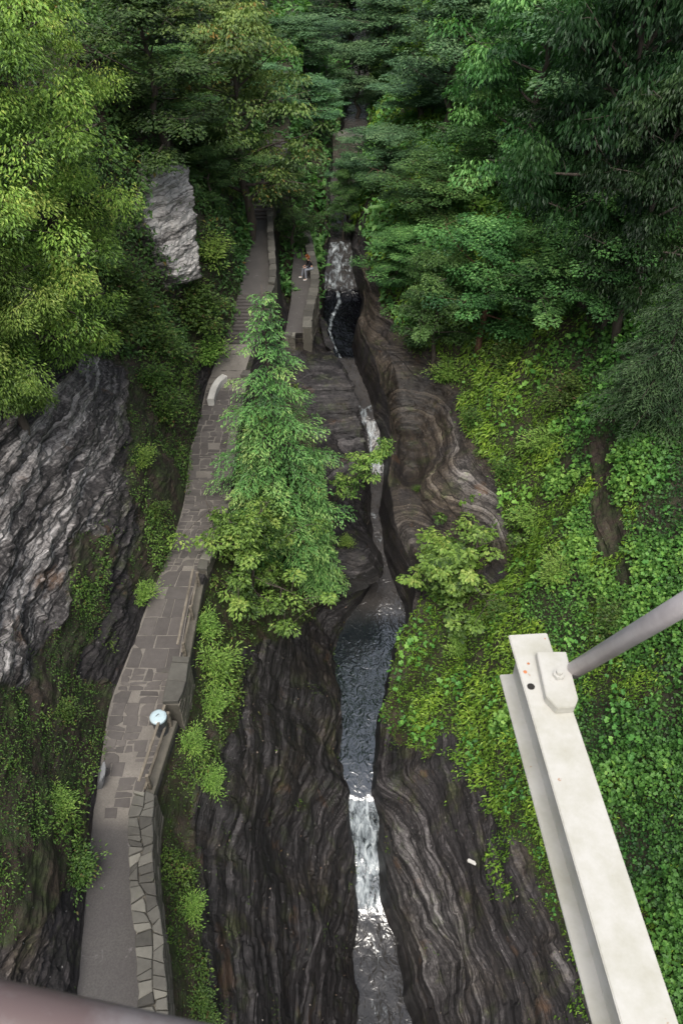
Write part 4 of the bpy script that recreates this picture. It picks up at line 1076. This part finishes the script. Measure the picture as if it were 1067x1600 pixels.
for (u, v, s_) in ((318, 985, .7), (335, 1105, .7), (300, 1165, .6), (330, 1225, .55), (300, 1420, .5), (318, 1570, .55)):
    plant(('shrub1', 'shrub2')[rs.random() < .4], 'shrub', 'small green shrub in the plant strip along the outer foot of the path wall', 'shrub', u, v, s_, rs.uniform(0, 6), 'shrubs along the outer foot of the path wall', 1.0)
for (u, v, s_) in ((230, 600, .9), (270, 560, .9), (220, 720, .6), (240, 800, .5), (225, 930, .55), (100, 1120, .55), (90, 1260, .5)):
    plant(('shrub1', 'shrub2')[rs.random() < .3], 'shrub', 'small green shrub rooted on the left cliff above the path', 'shrub', u, v, s_, rs.uniform(0, 6), 'shrubs on the left cliff above the path', 1.1)
for (u, v, s_) in ((170, 520, 1.3), (240, 545, 1.2), (310, 470, 1.2), (185, 450, 1.3), (330, 400, 1.1)):
    plant(('shrub1', 'shrub2')[rs.random() < .3], 'shrub', 'bushy shrub on the shoulder around the pale rock outcrop', 'shrub', u, v, s_, rs.uniform(0, 6), 'shrubs around the pale rock outcrop', 1.2)
for (u, v, s_) in ((650, 540, .9), (700, 590, .9), (740, 660, .8), (790, 740, .8), (830, 820, .8), (850, 700, .9), (900, 620, 1.0), (800, 560, 1.0), (760, 500, 1.1), (870, 900, .8), (960, 980, .8), (780, 960, .7), (720, 1010, .6)):
    plant(('shrub1', 'shrub2')[rs.random() < .4], 'shrub', 'low shrub among the vines of the right bank', 'shrub', u, v, s_, rs.uniform(0, 6), 'low shrubs among the vines of the right bank', 1.2)
# back of the gorge: rows of trees that close the view
rz_ = random.Random(5)
for k, (u, v, y) in enumerate([(60, -60, 60), (150, -80, 66), (260, -90, 72), (350, -100, 84), (430, -90, 98), (500, -110, 112), (580, -110, 110), (660, -120, 96), (740, -120, 84), (820, -130, 72), (900, -140, 60), (990, -150, 48), (1080, -160, 40), (-40, -60, 48)]):
    T(('maple3', 'maple4')[k % 2], (14, 13)[k % 2], 'tree of the unbroken background woods along the very top', u, v, y, rz=rz_.uniform(0, 6), sxy=1.2, group='background woods along the top')
# ------------------------------------------------------------------ seated visitor on the spur wall
def skin_mesh(name, nodes, edges, mat, parent, sub=2):
    """nodes: name -> (x, y, z, radius); first node is the root of the Skin modifier"""
    keys = list(nodes); me = bpy.data.meshes.new(name)
    me.from_pydata([nodes[k][:3] for k in keys], [(keys.index(a), keys.index(b)) for a, b in edges], []); me.update()
    o = bpy.data.objects.new(name, me); link(o, parent)
    o.modifiers.new('skin', 'SKIN').use_smooth_shade = True
    for i, k in enumerate(keys):
        sv = me.skin_vertices[0].data[i]; rr_ = nodes[k][3]; sv.radius = (rr_, rr_) if np.isscalar(rr_) else rr_; sv.use_root = (i == 0)
    ss = o.modifiers.new('sub', 'SUBSURF'); ss.levels = sub; ss.render_levels = sub
    me.materials.append(mat); return o
M_SKIN = mat_plain('skin', (.46, .27, .19), .55, .12); M_HAIR = mat_plain('auburn_hair', (.20, .065, .02), .6, .35)
M_BLACK = mat_plain('black_cloth', (.012, .012, .016), .85, .3); M_JEANS = mat_plain('pale_grey_cloth', (.24, .25, .29), .85, .15); M_SHOE = mat_plain('white_shoe', (.72, .72, .70), .6, .08)
k = np.argmin(np.abs(spur_inner[:, 1] - at_z(480, 436, 8)[1])); foot = spur_inner[k]
px_, py_ = foot[0] + .10, foot[1]
person = empty('person', (px_, py_, 8.0), math.pi * .5 + R(12)); tag(person, 'person in black top and pale grey trousers sitting on the spur wall, facing the walkway', 'person')
# local frame: +Y faces the way they look, z = 0 at the path, seat height .6
ST = .62
B = {'pelvis': (0, 0, ST + .10, .105), 'waist': (0, .04, ST + .27, .10), 'chest': (0, .13, ST + .46, .115), 'neck0': (0, .19, ST + .58, .055), 'neck1': (0, .235, ST + .645, .05),
     'head0': (0, .265, ST + .71, .075), 'head1': (0, .275, ST + .79, .082), 'head2': (0, .265, ST + .855, .05)}
E = [('pelvis', 'waist'), ('waist', 'chest'), ('chest', 'neck0'), ('neck0', 'neck1'), ('neck1', 'head0'), ('head0', 'head1'), ('head1', 'head2')]
Tp = {k_: B[k_][:3] + (B[k_][3] * 1.1,) for k_ in ('pelvis', 'waist', 'chest', 'neck0')}
Te = [('pelvis', 'waist'), ('waist', 'chest'), ('chest', 'neck0')]
Tr = {'pelvis': (0, 0, ST + .10, .118)}; Tre = []
for s, kn, an in ((-1, (-.19, .44, ST + .06), (-.20, .40, .10)), (1, (.17, .50, ST + .02), (.21, .60, .10))):
    q = 'l' if s < 0 else 'r'
    B[q + 'hip'] = (s * .10, .03, ST + .08, .085); B[q + 'knee'] = kn + (.058,); B[q + 'calf'] = tuple(np.array(kn) * .6 + np.array(an) * .4) + (.054,); B[q + 'ank'] = an + (.038,); B[q + 'toe'] = (an[0] * 1.1, an[1] + .17, .045, .034)
    E += [('pelvis', q + 'hip'), (q + 'hip', q + 'knee'), (q + 'knee', q + 'calf'), (q + 'calf', q + 'ank'), (q + 'ank', q + 'toe')]
    for nm, rr_ in (('hip', .102), ('knee', .075), ('calf', .066), ('ank', .056)): Tr[q + nm] = B[q + nm][:3] + (rr_,)
    Tre += [('pelvis', q + 'hip'), (q + 'hip', q + 'knee'), (q + 'knee', q + 'calf'), (q + 'calf', q + 'ank')]
    sh = (s * .17, .14, ST + .53); el = (s * .25, .20, ST + .27); wr = (s * .14, .40, ST + .19)
    B[q + 'sh'] = sh + (.052,); B[q + 'el'] = el + (.040,); B[q + 'wr'] = wr + (.027,); B[q + 'palm'] = (wr[0] - s * .02, wr[1] + .07, wr[2] - .015, .030)
    E += [('chest', q + 'sh'), (q + 'sh', q + 'el'), (q + 'el', q + 'wr'), (q + 'wr', q + 'palm')]
    Tp[q + 'sh'] = sh + (.062,); Tp[q + 'el'] = el + (.05,); Tp[q + 'cuff'] = tuple(np.array(el) * .15 + np.array(wr) * .85) + (.036,)
    Te += [('chest', q + 'sh'), (q + 'sh', q + 'el'), (q + 'el', q + 'cuff')]
    pm = np.array(B[q + 'palm'][:3])
    for f in range(4):
        a = pm + np.array([s * (.024 - .016 * f), .035, -.004]); L_ = (.055, .065, .062, .048)[f]
        B[f'{q}f{f}a'] = tuple(a) + (.010,); B[f'{q}f{f}b'] = tuple(a + np.array([0, L_ * .6, -.012])) + (.009,); B[f'{q}f{f}c'] = tuple(a + np.array([0, L_ * .85, -.045])) + (.008,)
        E += [(q + 'palm', f'{q}f{f}a'), (f'{q}f{f}a', f'{q}f{f}b'), (f'{q}f{f}b', f'{q}f{f}c')]
    a = pm + np.array([-s * .03, -.01, .0]); B[q + 'ta'] = tuple(a) + (.011,); B[q + 'tb'] = tuple(a + np.array([-s * .022, .035, -.012])) + (.009,)
    E += [(q + 'palm', q + 'ta'), (q + 'ta', q + 'tb')]
body = skin_mesh('body', B, E, M_SKIN, person)
skin_mesh('black_top', Tp, Te, M_BLACK, person)
skin_mesh('trousers', Tr, Tre, M_JEANS, person)
for q in 'lr':
    a = np.array(B[q + 'ank'][:3]); t_ = np.array(B[q + 'toe'][:3])
    skin_mesh('shoe', {'h': (a[0], a[1] - .05, .05, .048), 'm': (a[0], a[1] + .05, .05, .05), 't': (t_[0], t_[1] + .02, .042, .042), 'a': (a[0], a[1] - .01, .11, .046)}, [('h', 'm'), ('m', 't'), ('h', 'a')], M_SHOE, person)
skin_mesh('hair', {'c': (0, .235, ST + .83, .098), 'f': (0, .275, ST + .885, .07), 'b': (0, .175, ST + .76, .085), 'n': (0, .15, ST + .64, .06)}, [('c', 'f'), ('c', 'b'), ('b', 'n')], M_HAIR, person)
hc_ = np.array([0, .275, ST + .775])
for s in (-1, 1):
    m = MB(); m.tube([hc_ + np.array([s * .03, .070, .012]), hc_ + np.array([s * .03, .082, .010])], [.012, .008], 8); m.build('eye', M_BLACK, person)
    m = MB(); m.tube([hc_ + np.array([s * .074, -.01, .02]), hc_ + np.array([s * .088, -.02, .0]), hc_ + np.array([s * .076, -.005, -.03])], [.01, .014, .008], 6); m.build('ear', M_SKIN, person)
m = MB(); m.tube([hc_ + np.array([0, .072, .015]), hc_ + np.array([0, .10, -.015]), hc_ + np.array([0, .07, -.028])], [.008, .015, .008], 8); m.build('nose', M_SKIN, person)
m = MB(); m.tube([hc_ + np.array([-.024, .068, -.05]), hc_ + np.array([0, .078, -.05]), hc_ + np.array([.024, .068, -.05])], [.004, .008, .004], 6); m.build('mouth', mat_plain('lips', (.35, .12, .1), .5), person)

# pale scrap on the right shelf, upright pale slabs by the path, far walkway ledge by the cave
p = on_ground(737, 1348)
slab('flat_stone', 'small bright whitish flat stone lying alone on the dark right shelf near the beam', 'stone', (p[0], p[1], p[2] + .06), (.21, .09, .05), (.2, -.3, -.6), M_PALE, 4)
p = at_z(160, 1215, 8.2); slab('stone_slab', 'pale pointed slab leaning at the left edge of the path, above the leafy tuft', 'stone', (p[0] - .02, p[1], 8.25), (.10, .42, .55), (.1, .35, .15), mat_stone('blue_grey_slab', (.08, .083, .088), (.15, .155, .16), (.22, .22, .225)), 6)
far_w = dens([at_z(u, v, 10.6) for u, v in ((520, 216), (537, 220), (552, 226), (572, 229))])
stone_wall('far pale-edged walkway ledge curving in front of the dark cave mouth', far_w, 1.3, .35, seed=21, step=(.6, 1.2), ncol=1, name='walkway_ledge', base_drop=2.5, side=-1)
# ------------------------------------------------------------------ footbridge under the camera
M_STEEL = mat_paint('white_steel_paint', (.44, .43, .40), (.28, .268, .20), .5)
M_ROD = mat_paint('silver_rod_paint', (.62, .57, .575), (.36, .31, .31), .38, True, .5)
M_RAILP = mat_paint('red_brown_paint', (.115, .082, .08), (.27, .27, .28), .5, False)
bridge = empty('footbridge', (0, 0, 28.2)); tag(bridge, 'near end of the footbridge: white steel beam with bolted brace rod, and red-brown handrail', 'bridge')
zt = 28.2
a0 = at_z(824, 990, zt); e0 = at_z(1015, 1600, zt)
d = e0 - a0; d[2] = 0; d /= np.linalg.norm(d); sdir = np.array([-d[1], d[0], 0.]); zup = np.array([0, 0, 1.])
if sdir[0] < 0: sdir = -sdir
Lb = 2.6; hw = .057; tb = .010; hb = .20
ob = np.array(bridge.location)
m = MB()
ctr = a0 + d * Lb / 2
m.box(ctr - zup * tb / 2, (Lb / 2, hw, tb / 2), (d, sdir, zup))
m.box(ctr - zup * (hb - tb / 2), (Lb / 2, hw, tb / 2), (d, sdir, zup))
m.box(ctr - zup * hb / 2 + sdir * -.012, (Lb / 2, .005, hb / 2 - tb), (d, sdir, zup))
beam = m.build('floor_beam', M_STEEL, bridge, bevel=.0025, loc=ob)
# bolt hole: a flat dark disc, the shade inside it put into colour
hc = at_z(829, 1073, zt)
m = MB(); m.tube([hc + zup * .0006, hc + zup * .0016], .0105, 20); m.build('bolt_hole_shade_disc', mat_plain('hole_shadow', (.02, .018, .016), .9), bridge, loc=ob)
M_RUST = mat_plain('orange_rust', (.42, .16, .07), .8)
for (u, v, r_) in ((820, 1050, .0055), (825, 1037, .004), (851, 998, .002)):
    p = at_z(u, v, zt); m = MB(); m.tube([p + zup * .0004, p + zup * .0009], r_, 12); m.build('rust_spot', M_RUST, bridge, loc=ob)
# bracket plate, bolt and rod
pl = MB()
pz = zt + .028
poly = [at_z(838, 1018, pz), at_z(884, 1018, pz), at_z(903, 1092, pz), at_z(898, 1104, pz), at_z(870, 1106, pz), at_z(853, 1088, pz)]
pl.prism([tuple(p[:2]) for p in poly], zt + .0006, pz, .5); pl.build('bracket_plate', M_STEEL, bridge, bevel=.002, loc=ob)
bc = at_z(872, 1056, pz)
m = MB(); m.tube([bc + zup * .0005, bc + zup * .012], .017, 6); m.tube([bc + zup * .012, bc + zup * .022], .009, 12); m.build('bolt', M_STEEL, bridge, bevel=.001, loc=ob)
r0 = at_d(882, 1088, 2.27); r1 = at_d(1400, 745, 1.05)
r0[2] = max(r0[2], pz - .02)
m = MB(); m.tube([r0, r0 * .5 + r1 * .5, r1], .0235, 24); m.build('brace_rod', M_ROD, bridge, smooth=True, loc=ob)
# handrail crossing the lower left corner
h0 = at_d(0, 1604, .60); h1 = at_d(350, 1682, .58)
hd = h1 - h0; hd /= np.linalg.norm(hd)
h0 = h0 - hd * .8; h1 = h1 + hd * .5
m = MB(); m.tube([h0, h1], .030, 20); m.build('handrail', M_RAILP, bridge, smooth=True, loc=ob)

# ------------------------------------------------------------------ light, sky, camera
w = bpy.data.worlds.new('World'); scene.world = w; w.use_nodes = True
nt = w.node_tree; nt.nodes.clear()
sky = nt.nodes.new('ShaderNodeTexSky'); sky.sky_type = 'NISHITA'; sky.sun_disc = False
SUN_EL, SUN_ROT = R(62), R(-172)
sky.sun_elevation = SUN_EL; sky.sun_rotation = SUN_ROT; sky.air_density = 1.3; sky.dust_density = 5.0; sky.ozone_density = 1.0
bg = nt.nodes.new('ShaderNodeBackground'); bg.inputs[1].default_value = .22
wo = nt.nodes.new('ShaderNodeOutputWorld'); hsv = nt.nodes.new('ShaderNodeHueSaturation'); hsv.inputs['Saturation'].default_value = .5; nt.links.new(sky.outputs[0], hsv.inputs['Color']); nt.links.new(hsv.outputs[0], bg.inputs[0]); nt.links.new(bg.outputs[0], wo.inputs[0])
sd = Vector((math.sin(SUN_ROT) * math.cos(SUN_EL), math.cos(SUN_ROT) * math.cos(SUN_EL), math.sin(SUN_EL)))
sl = bpy.data.lights.new('sun', 'SUN'); sl.energy = 2.8; sl.angle = R(30); sl.color = (1, .96, .88)
so = bpy.data.objects.new('sun', sl); so.rotation_euler = sd.to_track_quat('Z', 'Y').to_euler(); so.location = (0, 0, 60); link(so)
cam = bpy.data.cameras.new('camera'); co = bpy.data.objects.new('camera', cam); link(co)
co.location = tuple(EYE); co.rotation_euler = (math.pi / 2 - PITCH, 0, 0)
cam.sensor_fit = 'VERTICAL'; cam.sensor_height = 24.0; cam.lens = 24.0 * FPX / 1600.0
cam.clip_start = .05; cam.clip_end = 1000
cam.dof.use_dof = True; cam.dof.focus_distance = 28.0; cam.dof.aperture_fstop = 8.0
scene.camera = co
scene.view_settings.view_transform = 'Standard'; scene.view_settings.look = 'None'; scene.view_settings.exposure = 0; scene.view_settings.gamma = 1
scene.cycles.max_bounces = 6; scene.cycles.diffuse_bounces = 4; scene.cycles.transmission_bounces = 3; scene.cycles.transparent_max_bounces = 4
scene.cycles.use_denoising = True
